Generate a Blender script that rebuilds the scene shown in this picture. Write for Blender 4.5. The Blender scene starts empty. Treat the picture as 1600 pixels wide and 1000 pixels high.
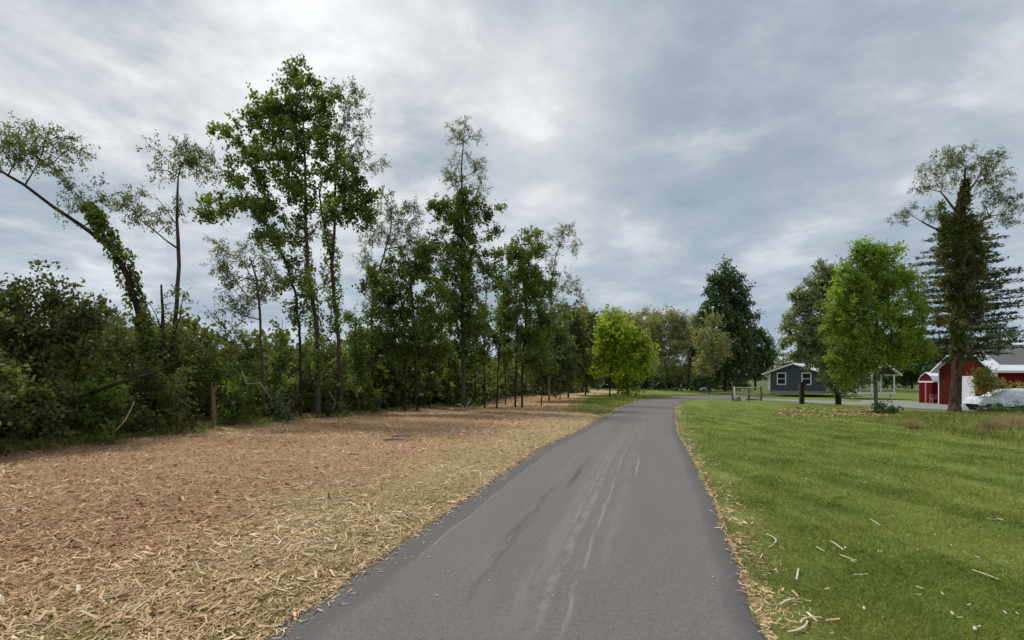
import bpy, math, random
import numpy as np
from mathutils import Vector

random.seed(7)
rng = np.random.default_rng(11)
sc = bpy.context.scene
COL = sc.collection

# ------------------------------------------------------------------ camera
H, F, HZ, CU = 1.64, 850.0, 590.0, 800.0
cd = bpy.data.cameras.new('camera')
cam = bpy.data.objects.new('camera', cd)
COL.objects.link(cam)
cam.location = (0, 0, H)
cam.rotation_euler = (math.radians(90), 0, 0)
cd.sensor_width = 36
cd.lens = 36 * F / 1600
cd.shift_y = 90 / 1600
cd.clip_start = 0.05
cd.clip_end = 6000
sc.camera = cam

# ------------------------------------------------------------------ light and exposure
EXPO = 1.0
SKYK = 1.12
sc.view_settings.view_transform = 'Standard'
sc.view_settings.look = 'None'
sc.view_settings.gamma = 1
sc.view_settings.use_curve_mapping = False
sc.view_settings.exposure = EXPO
SUN_EL, SUN_AZ = math.radians(58), math.radians(-48)
sd = bpy.data.lights.new('sun', 'SUN')
sd.energy = 1.5
sd.angle = math.radians(10)
sd.color = (1.0, 0.96, 0.90)
sun = bpy.data.objects.new('sun', sd)
COL.objects.link(sun)
sv = Vector((math.cos(SUN_EL) * math.sin(SUN_AZ), math.cos(SUN_EL) * math.cos(SUN_AZ), math.sin(SUN_EL)))
sun.rotation_euler = sv.to_track_quat('Z', 'Y').to_euler()
sun.location = sv * 50


def lin(c):
    return tuple(((x / 255) / 12.92 if x / 255 <= 0.04045 else (((x / 255) + 0.055) / 1.055) ** 2.4) for x in c)


class NT:
    """small helper for node trees"""
    def __init__(s, tree):
        s.t = tree
        s.n = tree.nodes
        s.l = tree.links

    def node(s, kind, **kw):
        n = s.n.new(kind)
        for k, v in kw.items():
            setattr(n, k, v)
        return n

    def put(s, sock, v):
        if isinstance(v, bpy.types.NodeSocket):
            s.l.new(v, sock)
        elif v is not None:
            if hasattr(sock.default_value, '__len__') and not hasattr(v, '__len__'):
                v = (v,) * len(sock.default_value)
            if hasattr(v, '__len__') and len(sock.default_value) == 4 and len(v) == 3:
                v = (*v, 1)
            sock.default_value = v

    def math(s, op, a, b=None, c=None, clamp=False):
        n = s.node('ShaderNodeMath', operation=op, use_clamp=clamp)
        s.put(n.inputs[0], a)
        if b is not None: s.put(n.inputs[1], b)
        if c is not None: s.put(n.inputs[2], c)
        return n.outputs[0]

    def vmath(s, op, a, b=None, scale=None):
        n = s.node('ShaderNodeVectorMath', operation=op)
        s.put(n.inputs[0], a)
        if b is not None: s.put(n.inputs[1], b)
        if scale is not None: s.put(n.inputs['Scale'], scale)
        return n.outputs['Value'] if op in ('DOT_PRODUCT', 'LENGTH', 'DISTANCE') else n.outputs[0]

    def noise(s, vec, scale, detail=3, rough=0.55, dist=0.0, out='Fac'):
        n = s.node('ShaderNodeTexNoise')
        if vec is not None: s.put(n.inputs['Vector'], vec)
        n.inputs['Scale'].default_value = scale
        n.inputs['Detail'].default_value = detail
        n.inputs['Roughness'].default_value = rough
        n.inputs['Distortion'].default_value = dist
        return n.outputs[out]

    def ramp(s, fac, stops, interp='LINEAR'):
        n = s.node('ShaderNodeValToRGB')
        s.put(n.inputs[0], fac)
        cr = n.color_ramp
        cr.interpolation = interp
        while len(cr.elements) < len(stops):
            cr.elements.new(0.5)
        for e, (p, c) in zip(cr.elements, stops):
            e.position = p
            e.color = (*c, 1) if hasattr(c, '__len__') else (c, c, c, 1)
        return n.outputs[0]

    def mix(s, fac, a, b, mode='MIX'):
        n = s.node('ShaderNodeMix', data_type='RGBA', blend_type=mode)
        s.put(n.inputs[0], fac)
        s.put(n.inputs[6], a)
        s.put(n.inputs[7], b)
        return n.outputs[2]

    def smooth(s, x, a, b):
        n = s.node('ShaderNodeMapRange', interpolation_type='SMOOTHSTEP')
        s.put(n.inputs[0], x)
        n.inputs[1].default_value = a
        n.inputs[2].default_value = b
        return n.outputs[0]

    def mapping(s, vec, scale=(1, 1, 1), rot=(0, 0, 0), loc=(0, 0, 0)):
        n = s.node('ShaderNodeMapping')
        s.put(n.inputs[0], vec)
        n.inputs['Scale'].default_value = scale
        n.inputs['Rotation'].default_value = rot
        n.inputs['Location'].default_value = loc
        return n.outputs[0]


# world: daylight sky behind broken cloud layers
world = bpy.data.worlds.new('World')
sc.world = world
world.use_nodes = True
W = NT(world.node_tree)
for n in list(W.n): W.n.remove(n)
out = W.node('ShaderNodeOutputWorld')
bg_sky = W.node('ShaderNodeBackground')
bg_cl = W.node('ShaderNodeBackground')
mixs = W.node('ShaderNodeMixShader')
skyt = W.node('ShaderNodeTexSky', sky_type='NISHITA')
skyt.sun_disc = False
skyt.sun_elevation = SUN_EL
skyt.sun_rotation = SUN_AZ
W.l.new(skyt.outputs[0], bg_sky.inputs[0])
bg_sky.inputs[1].default_value = 0.075
tc = W.node('ShaderNodeTexCoord').outputs['Generated']
sep = W.node('ShaderNodeSeparateXYZ')
W.l.new(tc, sep.inputs[0])
zc = W.math('ADD', W.math('MAXIMUM', sep.outputs[2], 0.0), 0.16)
pl = W.node('ShaderNodeCombineXYZ')
W.put(pl.inputs[0], W.math('DIVIDE', sep.outputs[0], zc))
W.put(pl.inputs[1], W.math('DIVIDE', sep.outputs[1], zc))
pv = pl.outputs[0]
warp = W.noise(pv, 0.9, 2, 0.45, out='Color')
pvw = W.vmath('ADD', pv, W.vmath('SCALE', W.vmath('SUBTRACT', warp, (0.5, 0.5, 0.5)), scale=0.35))
streak = W.mapping(pvw, (1.0, 0.70, 1), (0, 0, math.radians(32)))
n1 = W.noise(streak, 0.75, 6, 0.50)
n2 = W.noise(W.mapping(pvw, (1, 1, 1), loc=(3.1, 7.7, 0)), 2.7, 8, 0.58)
n3 = W.noise(W.mapping(pvw, (1, 1, 1), loc=(9.1, 2.7, 0)), 0.35, 2, 0.5)
def stretch(n, k): return W.math('MULTIPLY', W.math('SUBTRACT', n, 0.5), k)


n4 = W.noise(W.mapping(pvw, (1.2, 0.9, 1), (0, 0, math.radians(50)), (1.1, 4.7, 0)), 1.9, 7, 0.56, 0.25)
n5 = W.noise(W.mapping(pvw, (1, 1, 1), loc=(5.1, 1.7, 0)), 6.5, 7, 0.60)
puff = W.smooth(n2, 0.47, 0.60)
bankd = W.vmath('DOT_PRODUCT', W.vmath('NORMALIZE', tc), tuple(Vector((0.62, 1, 0.62)).normalized()))
det = W.math('SUBTRACT', 1.0, W.math('MULTIPLY', W.smooth(bankd, 0.80, 0.97), 0.35))     # the grey bank is smoother


def stretch(n, k): return W.math('MULTIPLY', W.math('MULTIPLY', W.math('SUBTRACT', n, 0.5), k), det)


val = W.math('ADD', 0.515, stretch(n1, 0.90))
val = W.math('ADD', val, stretch(n2, 0.30))
val = W.math('ADD', val, stretch(n4, 0.36))
val = W.math('ADD', val, W.math('MULTIPLY', stretch(n5, 0.34), W.smooth(n1, 0.35, 0.6)))
val = W.math('ADD', val, W.math('MULTIPLY', W.math('MULTIPLY', puff, W.smooth(n4, 0.46, 0.60)), 0.05))
val = W.math('ADD', val, stretch(n3, 0.2))


def dirn(u, v):
    d = Vector(((u - CU) / F, 1, (HZ - v) / F))
    return tuple(d.normalized())


def lobe(u, v, sharp, amp):
    global val
    d = W.vmath('DOT_PRODUCT', W.vmath('NORMALIZE', tc), dirn(u, v))
    g = W.math('POWER', 2.718, W.math('MULTIPLY', W.math('SUBTRACT', d, 1.0), sharp))
    val = W.math('ADD', val, W.math('MULTIPLY', g, amp))


# cloud masses of the day: brighter thin places and heavier grey ones
for L in [(880, 85, 130, 0.17), (560, 70, 40, 0.07), (400, 170, 35, 0.05), (100, 150, 16, 0.05), (860, 310, 60, 0.09), (990, 350, 60, 0.08),
          (1450, 260, 60, 0.07), (1250, 300, 60, 0.03), (700, 90, 120, 0.06),
          (1150, 170, 14, -0.09), (1540, 40, 14, -0.07), (640, 235, 130, -0.13), (250, 70, 150, -0.09), (1020, 220, 70, -0.05),
          (1200, 450, 25, -0.06), (60, 420, 40, -0.07), (820, 0, 200, -0.10), (520, 420, 60, -0.05), (900, 440, 90, -0.05)]:
    lobe(*L)
val = W.math('ADD', 0.515, W.math('MULTIPLY', W.math('SUBTRACT', val, 0.5), 1.22))
K = SKYK / (2 ** EXPO)


def kc(r, g, b):
    return tuple(x * K for x in lin((r, g, b)))


cloudc = W.ramp(val, [(0.26, kc(136, 150, 166)), (0.40, kc(158, 171, 184)), (0.50, kc(180, 188, 197)),
                      (0.62, kc(206, 210, 215)), (0.82, kc(238, 240, 242))])
# air near the horizon is a little bluer and paler
hz = W.smooth(sep.outputs[2], 0.42, 0.0)
cloudc = W.mix(W.math('MULTIPLY', hz, 0.38), cloudc, kc(165, 184, 203))
W.l.new(cloudc, bg_cl.inputs[0])
bg_cl.inputs[1].default_value = 1.0
W.put(mixs.inputs[0], W.smooth(val, 0.10, 0.28))
W.l.new(bg_sky.outputs[0], mixs.inputs[1])
W.l.new(bg_cl.outputs[0], mixs.inputs[2])
W.l.new(mixs.outputs[0], out.inputs[0])
world.cycles.sampling_method = 'MANUAL'
world.cycles.sample_map_resolution = 512
sc.cycles.max_bounces = 6
sc.cycles.diffuse_bounces = 3
sc.cycles.transmission_bounces = 3
sc.cycles.transparent_max_bounces = 4


# ------------------------------------------------------------------ terrain
def sstep(x, a, b):
    t = np.clip((np.asarray(x, float) - a) / (b - a), 0, 1)
    return t * t * (3 - 2 * t)


def vnoise(x, y, s, seed=0):
    """smooth value noise for geometry, vectorised"""
    x = np.asarray(x, float) / s + 101.3 * seed
    y = np.asarray(y, float) / s + 57.1 * seed
    xi, yi = np.floor(x).astype(np.int64), np.floor(y).astype(np.int64)
    xf, yf = x - xi, y - yi
    def h(a, b):
        v = np.sin(a * 127.1 + b * 311.7 + seed * 13.7) * 43758.5453
        return v - np.floor(v)
    sx, sy = xf * xf * (3 - 2 * xf), yf * yf * (3 - 2 * yf)
    return ((h(xi, yi) * (1 - sx) + h(xi + 1, yi) * sx) * (1 - sy) + (h(xi, yi + 1) * (1 - sx) + h(xi + 1, yi + 1) * sx) * sy)


def tz(x, y):
    x = np.asarray(x, float); y = np.asarray(y, float)
    z = -0.42 * sstep(x, 18, 26) * sstep(y, 21, 31)
    far = sstep(np.hypot(x, y), 90, 400)
    z = z + far * (vnoise(x, y, 120, 3) * 1.0 - 0.3)
    return z


def P(u, v, Y):
    return np.array([(u - CU) / F * Y, Y, H + (HZ - v) / F * Y])


def G(u, v):
    """the ground point seen at a pixel"""
    Y = F * H / (v - HZ)
    for _ in range(12):
        X = (u - CU) / F * Y
        Y = F * (H - float(tz(X, Y))) / (v - HZ)
    return np.array([(u - CU) / F * Y, Y, float(tz((u - CU) / F * Y, Y))])


# ------------------------------------------------------------------ mesh helpers
def mesh_np(name, V, Q, attrs=None, smooth=False, tris=False):
    """V (n,3); Q (m,3 or 4) index array"""
    me = bpy.data.meshes.new(name)
    V = np.ascontiguousarray(V, dtype=np.float32)
    Q = np.ascontiguousarray(Q, dtype=np.int32)
    k = Q.shape[1]
    me.vertices.add(len(V)); me.vertices.foreach_set('co', V.ravel())
    me.loops.add(Q.size); me.loops.foreach_set('vertex_index', Q.ravel())
    me.polygons.add(len(Q))
    me.polygons.foreach_set('loop_start', np.arange(0, Q.size, k, dtype=np.int32))
    me.polygons.foreach_set('loop_total', np.full(len(Q), k, dtype=np.int32))
    if smooth:
        me.polygons.foreach_set('use_smooth', np.ones(len(Q), dtype=bool))
    for an, arr in (attrs or {}).items():
        a = me.attributes.new(an, 'FLOAT', 'FACE')
        a.data.foreach_set('value', np.ascontiguousarray(arr, dtype=np.float32))
    me.update(calc_edges=True)
    return me


def link(name, me, mat, parent=None, loc=None, **props):
    o = bpy.data.objects.new(name, me)
    COL.objects.link(o)
    if mat is not None and me is not None and not me.materials:
        me.materials.append(mat)
    if parent is not None: o.parent = parent
    if loc is not None: o.location = loc
    for k, v in props.items():
        if v: o[k] = v
    return o


def thing(name, label, cat, loc, group=None):
    return link(name, None, None, loc=loc, label=label, category=cat, group=group)


class MB:
    """boxes, prisms and tubes collected into one mesh"""
    def __init__(s):
        s.v = []; s.f = []

    def add(s, vs, fs):
        b = len(s.v)
        s.v += [tuple(map(float, p)) for p in vs]
        s.f += [tuple(i + b for i in f) for f in fs]
        return s

    def hexa(s, p):
        """8 corners: bottom loop 0-3, top loop 4-7"""
        return s.add(p, [(3, 2, 1, 0), (4, 5, 6, 7), (0, 1, 5, 4), (1, 2, 6, 5), (2, 3, 7, 6), (3, 0, 4, 7)])

    def box(s, x0, x1, y0, y1, z0, z1):
        return s.hexa([(x0, y0, z0), (x1, y0, z0), (x1, y1, z0), (x0, y1, z0), (x0, y0, z1), (x1, y0, z1), (x1, y1, z1), (x0, y1, z1)])

    def prism(s, poly, y0, y1):
        """poly in (x,z), extruded along y"""
        n = len(poly)
        vs = [(x, y0, z) for x, z in poly] + [(x, y1, z) for x, z in poly]
        fs = [tuple(range(n)), tuple(range(2 * n - 1, n - 1, -1))] + [(i, i + n, (i + 1) % n + n, (i + 1) % n) for i in range(n)]
        return s.add(vs, fs)

    def tube(s, pts, rads, k=7, cap=True):
        pts = [Vector(p) for p in pts]
        vs, fs = [], []
        for i, p in enumerate(pts):
            d = (pts[min(i + 1, len(pts) - 1)] - pts[max(i - 1, 0)]).normalized()
            a = d.cross(Vector((0.3, 1, 0.2))).normalized(); b = d.cross(a)
            for j in range(k):
                t = 2 * math.pi * j / k
                vs.append(p + (a * math.cos(t) + b * math.sin(t)) * rads[i])
        for i in range(len(pts) - 1):
            for j in range(k):
                fs.append((i * k + j, i * k + (j + 1) % k, (i + 1) * k + (j + 1) % k, (i + 1) * k + j))
        if cap:
            fs.append(tuple(range(k - 1, -1, -1))); fs.append(tuple((len(pts) - 1) * k + j for j in range(k)))
        return s.add(vs, fs)

    def build(s, name, mat, parent=None, bevel=0, smooth=False, loc=None, **props):
        me = bpy.data.meshes.new(name)
        me.from_pydata(s.v, [], s.f)
        if smooth:
            for p in me.polygons: p.use_smooth = True
        me.update()
        o = link(name, me, mat, parent, loc, **props)
        if bevel:
            m = o.modifiers.new('bevel', 'BEVEL'); m.width = bevel; m.segments = 2; m.limit_method = 'ANGLE'
        return o


# ------------------------------------------------------------------ materials
def material(name):
    m = bpy.data.materials.new(name)
    m.use_nodes = True
    T = NT(m.node_tree)
    return m, T, m.node_tree.nodes['Principled BSDF']


def plain(name, col, rough=0.7, spec=0.3, nscale=6, namp=0.25, bump=0.0, bscale=30, metal=0.0):
    m, T, b = material(name)
    pos = T.node('ShaderNodeNewGeometry').outputs['Position']
    n = T.noise(pos, nscale, 5, 0.6)
    lo = tuple(c * (1 - namp) for c in col); hi = tuple(min(1, c * (1 + namp)) for c in col)
    T.put(b.inputs['Base Color'], T.ramp(n, [(0.3, lo), (0.7, hi)]))
    b.inputs['Roughness'].default_value = rough
    b.inputs['Specular IOR Level'].default_value = spec
    b.inputs['Metallic'].default_value = metal
    if bump:
        bn = T.node('ShaderNodeBump')
        bn.inputs['Strength'].default_value = bump
        bn.inputs['Distance'].default_value = 0.02
        T.put(bn.inputs['Height'], T.noise(pos, bscale, 4, 0.6))
        T.put(b.inputs['Normal'], bn.outputs[0])
    return m


def leafmat(name, cols, trans=0.47, rough=0.55, patch=0.5):
    """leaf colour from a per-leaf random value plus slow drift from branch to branch"""
    m, T, b = material(name)
    at = T.node('ShaderNodeAttribute'); at.attribute_name = 'rnd'
    pos = T.node('ShaderNodeNewGeometry').outputs['Position']
    dr = T.noise(pos, 0.9, 2, 0.5)
    f = T.math('ADD', T.math('MULTIPLY', at.outputs['Fac'], 1 - patch), T.math('MULTIPLY', T.smooth(dr, 0.3, 0.7), patch))
    n = len(cols)
    c = T.ramp(f, [(0.08 + 0.84 * i / (n - 1), cc) for i, cc in enumerate(cols)])
    T.put(b.inputs['Base Color'], c)
    b.inputs['Roughness'].default_value = rough
    b.inputs['Specular IOR Level'].default_value = 0.25
    tr = T.node('ShaderNodeBsdfTranslucent')
    T.put(tr.inputs[0], T.mix(1.0, c, (1.25, 1.35, 0.7), 'MULTIPLY'))
    mx = T.node('ShaderNodeMixShader'); mx.inputs[0].default_value = trans
    T.l.new(b.outputs[0], mx.inputs[1]); T.l.new(tr.outputs[0], mx.inputs[2])
    T.l.new(mx.outputs[0], T.n['Material Output'].inputs[0])
    return m


def barkmat(name, dark, light, scale=14):
    m, T, b = material(name)
    pos = T.node('ShaderNodeNewGeometry').outputs['Position']
    v = T.mapping(pos, (1, 1, 0.22))
    n = T.noise(v, scale, 5, 0.65, 0.6)
    T.put(b.inputs['Base Color'], T.ramp(n, [(0.32, dark), (0.68, light)]))
    b.inputs['Roughness'].default_value = 0.92
    b.inputs['Specular IOR Level'].default_value = 0.1
    bn = T.node('ShaderNodeBump'); bn.inputs['Strength'].default_value = 0.8; bn.inputs['Distance'].default_value = 0.03
    T.put(bn.inputs['Height'], n); T.put(b.inputs['Normal'], bn.outputs[0])
    return m


M = {}
M['maple_dark'] = leafmat('leaf_dark_maple', [(0.067, 0.097, 0.030), (0.111, 0.162, 0.044), (0.190, 0.251, 0.062), (0.291, 0.332, 0.082)])
M['hedge'] = leafmat('leaf_hedge', [(0.052, 0.067, 0.029), (0.094, 0.112, 0.042), (0.146, 0.166, 0.054), (0.231, 0.246, 0.078)])
M['hedge_far'] = leafmat('leaf_hedge_far', [(0.067, 0.079, 0.033), (0.104, 0.123, 0.048), (0.151, 0.176, 0.063), (0.217, 0.232, 0.085)])
M['vine'] = leafmat('leaf_vine', [(0.062, 0.091, 0.021), (0.105, 0.150, 0.032), (0.164, 0.218, 0.048), (0.240, 0.291, 0.064)])
M['ivy'] = leafmat('leaf_brownish_ivy', [(0.05, 0.052, 0.018), (0.085, 0.09, 0.026), (0.125, 0.135, 0.04), (0.18, 0.18, 0.065)])
M['locust'] = leafmat('leaf_locust', [(0.089, 0.106, 0.055), (0.129, 0.157, 0.073), (0.188, 0.213, 0.095), (0.260, 0.258, 0.135)])
M['lime'] = leafmat('leaf_yellow_green', [(0.150, 0.194, 0.018), (0.239, 0.304, 0.024), (0.329, 0.401, 0.036), (0.419, 0.462, 0.055)])
M['bright'] = leafmat('leaf_bright_maple', [(0.126, 0.177, 0.030), (0.193, 0.280, 0.041), (0.295, 0.391, 0.059), (0.409, 0.503, 0.084)])
M['olive'] = leafmat('leaf_olive', [(0.171, 0.177, 0.083), (0.255, 0.256, 0.118), (0.362, 0.345, 0.167), (0.489, 0.443, 0.256)])
M['pine'] = leafmat('leaf_pine', [(0.140, 0.187, 0.101), (0.223, 0.275, 0.135), (0.350, 0.390, 0.178), (0.476, 0.509, 0.215)], trans=0.15)
M['spruce'] = leafmat('leaf_spruce', [(0.062, 0.082, 0.051), (0.098, 0.122, 0.072), (0.142, 0.168, 0.092), (0.194, 0.217, 0.127)], trans=0.15)
M['darktree'] = leafmat('leaf_dark_tree', [(0.040, 0.068, 0.030), (0.060, 0.101, 0.040), (0.098, 0.144, 0.055), (0.142, 0.195, 0.068)], trans=0.25)
M['photinia'] = leafmat('leaf_reddish_shrub', [(0.16, 0.19, 0.05), (0.24, 0.27, 0.08), (0.32, 0.29, 0.12), (0.42, 0.28, 0.18)])
M['weed'] = leafmat('leaf_weed', [(0.05, 0.08, 0.04), (0.08, 0.12, 0.06), (0.13, 0.17, 0.09), (0.2, 0.23, 0.15)])
M['strawgrass'] = leafmat('dry_grass', [(0.25, 0.19, 0.10), (0.36, 0.28, 0.15), (0.5, 0.4, 0.24)], trans=0.3)
M['bark'] = barkmat('bark_grey_brown', (0.035, 0.027, 0.02), (0.12, 0.095, 0.075))
M['bark_pale'] = barkmat('bark_pale_grey', (0.08, 0.068, 0.055), (0.22, 0.19, 0.155))
M['bark_dark'] = barkmat('bark_dark', (0.016, 0.012, 0.009), (0.06, 0.045, 0.034))
M['bark_red'] = barkmat('bark_shaggy_brown', (0.022, 0.014, 0.009), (0.14, 0.095, 0.066), 8)
M['deadwood'] = barkmat('dead_wood', (0.22, 0.17, 0.115), (0.46, 0.38, 0.28), 18)
M['stumpwood'] = barkmat('stump_wood', (0.10, 0.068, 0.038), (0.28, 0.20, 0.115), 20)
M['weathered'] = barkmat('weathered_fence_wood', (0.10, 0.085, 0.06), (0.26, 0.23, 0.17), 12)
M['palerail'] = barkmat('pale_rail_wood', (0.26, 0.25, 0.18), (0.46, 0.44, 0.34), 12)
M['white'] = plain('white_paint', (0.74, 0.76, 0.78), 0.5, 0.4, 2, 0.05)
M['whitemetal'] = plain('white_roof_metal', (0.72, 0.75, 0.79), 0.4, 0.5, 1.5, 0.06)
M['glass'] = plain('dark_window_glass', (0.02, 0.024, 0.028), 0.08, 0.6, 2, 0.1)
M['rock'] = plain('boulder_rock', (0.24, 0.24, 0.24), 0.9, 0.2, 4, 0.4, 0.6, 12)
M['black'] = plain('black_rubber', (0.012, 0.012, 0.013), 0.7, 0.3, 5, 0.2)
M['cover'] = plain('silver_car_cover', (0.64, 0.67, 0.71), 0.55, 0.35, 3, 0.28, 0.9, 7)
M['darkwood'] = plain('dark_roof_wood', (0.035, 0.03, 0.028), 0.8, 0.2, 8, 0.3)
M['concrete'] = plain('foundation_concrete', (0.25, 0.25, 0.23), 0.9, 0.2, 6, 0.2)


def siding(name, col, pitch=0.12, vertical=False, rough=0.6):
    m, T, b = material(name)
    tcg = T.node('ShaderNodeTexCoord').outputs['Object']
    s = T.node('ShaderNodeSeparateXYZ'); T.l.new(tcg, s.inputs[0])
    ax = T.math('ADD', s.outputs[0], s.outputs[1]) if vertical else s.outputs[2]
    fr = T.math('FRACT', T.math('DIVIDE', ax, pitch))
    n = T.noise(tcg, 3, 5, 0.6)
    c = T.ramp(n, [(0.3, tuple(x * 0.8 for x in col)), (0.7, tuple(min(1, x * 1.2) for x in col))])
    T.put(b.inputs['Base Color'], c)
    b.inputs['Roughness'].default_value = rough
    b.inputs['Specular IOR Level'].default_value = 0.1
    bn = T.node('ShaderNodeBump'); bn.inputs['Strength'].default_value = 0.9; bn.inputs['Distance'].default_value = 0.02
    T.put(bn.inputs['Height'], fr); T.put(b.inputs['Normal'], bn.outputs[0])
    return m


M['slate'] = siding('slate_blue_lap_siding', (0.070, 0.086, 0.114), 0.15)
M['barnred'] = siding('red_barn_siding', (0.165, 0.004, 0.005), 0.25, True)
M['shedred'] = siding('red_shed_siding', (0.13, 0.006, 0.009), 0.2, True)
M['barnbrown'] = siding('red_brown_gable_siding', (0.085, 0.012, 0.007), 0.25, True)


def shinglemat():
    m, T, b = material('grey_shingles')
    tcg = T.node('ShaderNodeTexCoord').outputs['Object']
    br = T.node('ShaderNodeTexBrick')
    T.put(br.inputs['Vector'], T.mapping(tcg, (1, 1, 1)))
    br.inputs['Scale'].default_value = 3.0
    br.inputs['Color1'].default_value = (0.16, 0.16, 0.175, 1)
    br.inputs['Color2'].default_value = (0.11, 0.11, 0.12, 1)
    br.inputs['Mortar'].default_value = (0.05, 0.05, 0.055, 1)
    br.inputs['Mortar Size'].default_value = 0.012
    T.put(b.inputs['Base Color'], T.mix(0.5, br.outputs[0], T.ramp(T.noise(tcg, 25, 4), [(0.3, 0.09), (0.7, 0.2)])))
    b.inputs['Roughness'].default_value = 0.95
    return m


M['shingle'] = shinglemat()


# lawn colour shared by the ground sheet and the blades
def lawn_nodes(T, blade):
    pos = T.node('ShaderNodeNewGeometry').outputs['Position']
    flat = T.mapping(pos, (1, 1, 0))
    # mowing lines follow the path
    st = T.noise(T.mapping(flat, (1.5, 0.17, 1), (0, 0, math.radians(14))), 1.0, 3, 0.5, 0.5)
    pa = T.noise(flat, 0.8, 4, 0.65)
    fi = T.noise(flat, 9 if not blade else 4, 5, 0.7)
    v = T.math('ADD', T.math('MULTIPLY', st, 0.38), T.math('MULTIPLY', pa, 0.42))
    v = T.math('ADD', v, T.math('MULTIPLY', fi, 0.2))
    if blade:
        at = T.node('ShaderNodeAttribute'); at.attribute_name = 'rnd'
        v = T.math('ADD', v, T.math('MULTIPLY', T.math('SUBTRACT', at.outputs['Fac'], 0.5), 0.24))
    c = T.ramp(v, [(0.33, (0.074, 0.112, 0.018)), (0.45, (0.136, 0.184, 0.036)), (0.55, (0.198, 0.25, 0.062)), (0.68, (0.29, 0.335, 0.10))])
    # far meadow beyond the lawn is paler and drier
    s = T.node('ShaderNodeSeparateXYZ'); T.l.new(pos, s.inputs[0])
    far = T.smooth(s.outputs[1], 62, 85)
    dry = T.ramp(T.noise(T.mapping(flat, (0.12, 0.5, 1)), 1, 5, 0.7), [(0.3, (0.075, 0.10, 0.034)), (0.7, (0.145, 0.15, 0.075))])
    return T.mix(T.math('MULTIPLY', far, 0.85), c, dry), pos, flat


def lawnmat():
    m, T, b = material('lawn_ground')
    c, pos, flat = lawn_nodes(T, False)
    T.put(b.inputs['Base Color'], T.mix(1.0, c, (0.82, 0.84, 0.82), 'MULTIPLY'))
    b.inputs['Roughness'].default_value = 0.95
    b.inputs['Specular IOR Level'].default_value = 0.1
    bn = T.node('ShaderNodeBump'); bn.inputs['Strength'].default_value = 0.7; bn.inputs['Distance'].default_value = 0.05
    T.put(bn.inputs['Height'], T.noise(flat, 22, 5, 0.75)); T.put(b.inputs['Normal'], bn.outputs[0])
    return m


def bladesmat():
    m, T, b = material('grass_blades')
    c, pos, flat = lawn_nodes(T, True)
    at = T.node('ShaderNodeAttribute'); at.attribute_name = 'dry'
    c = T.mix(1.0, c, (1.65, 1.5, 1.5), 'MULTIPLY')      # blade colour raised to offset the shade blades cast on each other
    c = T.mix(at.outputs['Fac'], c, (0.42, 0.36, 0.17))
    T.put(b.inputs['Base Color'], c)
    b.inputs['Roughness'].default_value = 0.6
    b.inputs['Specular IOR Level'].default_value = 0.2
    tr = T.node('ShaderNodeBsdfTranslucent'); T.put(tr.inputs[0], c)
    mx = T.node('ShaderNodeMixShader'); mx.inputs[0].default_value = 0.35
    T.l.new(b.outputs[0], mx.inputs[1]); T.l.new(tr.outputs[0], mx.inputs[2])
    T.l.new(mx.outputs[0], T.n['Material Output'].inputs[0])
    return m


M['lawn'] = lawnmat()
M['blades'] = bladesmat()


def chipmat():
    m, T, b = material('wood_chips')
    at = T.node('ShaderNodeAttribute'); at.attribute_name = 'rnd'
    ty = T.node('ShaderNodeAttribute'); ty.attribute_name = 'dry'
    red = T.ramp(at.outputs['Fac'], [(0.0, (0.16, 0.094, 0.052)), (0.25, (0.385, 0.232, 0.127)), (0.6, (0.53, 0.332, 0.188)), (0.86, (0.66, 0.462, 0.29)), (1.0, (0.80, 0.67, 0.49))])
    straw = T.ramp(at.outputs['Fac'], [(0.0, (0.18, 0.12, 0.06)), (0.3, (0.43, 0.30, 0.155)), (0.7, (0.62, 0.45, 0.26)), (1.0, (0.86, 0.71, 0.49))])
    T.put(b.inputs['Base Color'], T.mix(ty.outputs['Fac'], red, straw))
    b.inputs['Roughness'].default_value = 0.85
    b.inputs['Specular IOR Level'].default_value = 0.15
    return m


def bedmat():
    m, T, b = material('mulch_ground')
    pos = T.node('ShaderNodeNewGeometry').outputs['Position']
    uv = T.node('ShaderNodeUVMap').outputs[0]
    s = T.node('ShaderNodeSeparateXYZ'); T.l.new(uv, s.inputs[0])
    n = T.noise(pos, 1.3, 5, 0.7)
    f = T.noise(T.mapping(pos, (1, 1.6, 1)), 26, 6, 0.75)
    red = T.ramp(f, [(0.30, (0.17, 0.105, 0.06)), (0.5, (0.43, 0.28, 0.16)), (0.68, (0.59, 0.41, 0.25))])
    straw = T.ramp(f, [(0.30, (0.17, 0.13, 0.055)), (0.5, (0.42, 0.32, 0.155)), (0.68, (0.56, 0.44, 0.24))])
    d = T.math('ADD', s.outputs[0], T.math('MULTIPLY', T.math('SUBTRACT', n, 0.5), 3.0))
    c = T.mix(T.smooth(d, 3.0, 1.2), red, straw)
    g = T.math('MULTIPLY', T.smooth(d, 1.5, 0.2), T.smooth(T.noise(pos, 5, 4, 0.7), 0.52, 0.64))
    c = T.mix(T.math('MULTIPLY', g, 0.35), c, (0.11, 0.13, 0.045))
    T.put(b.inputs['Base Color'], c)
    b.inputs['Roughness'].default_value = 0.95
    b.inputs['Specular IOR Level'].default_value = 0.1
    bn = T.node('ShaderNodeBump'); bn.inputs['Strength'].default_value = 1.0; bn.inputs['Distance'].default_value = 0.05
    T.put(bn.inputs['Height'], f); T.put(b.inputs['Normal'], bn.outputs[0])
    return m


M['chip'] = chipmat()
M['bed'] = bedmat()


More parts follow.
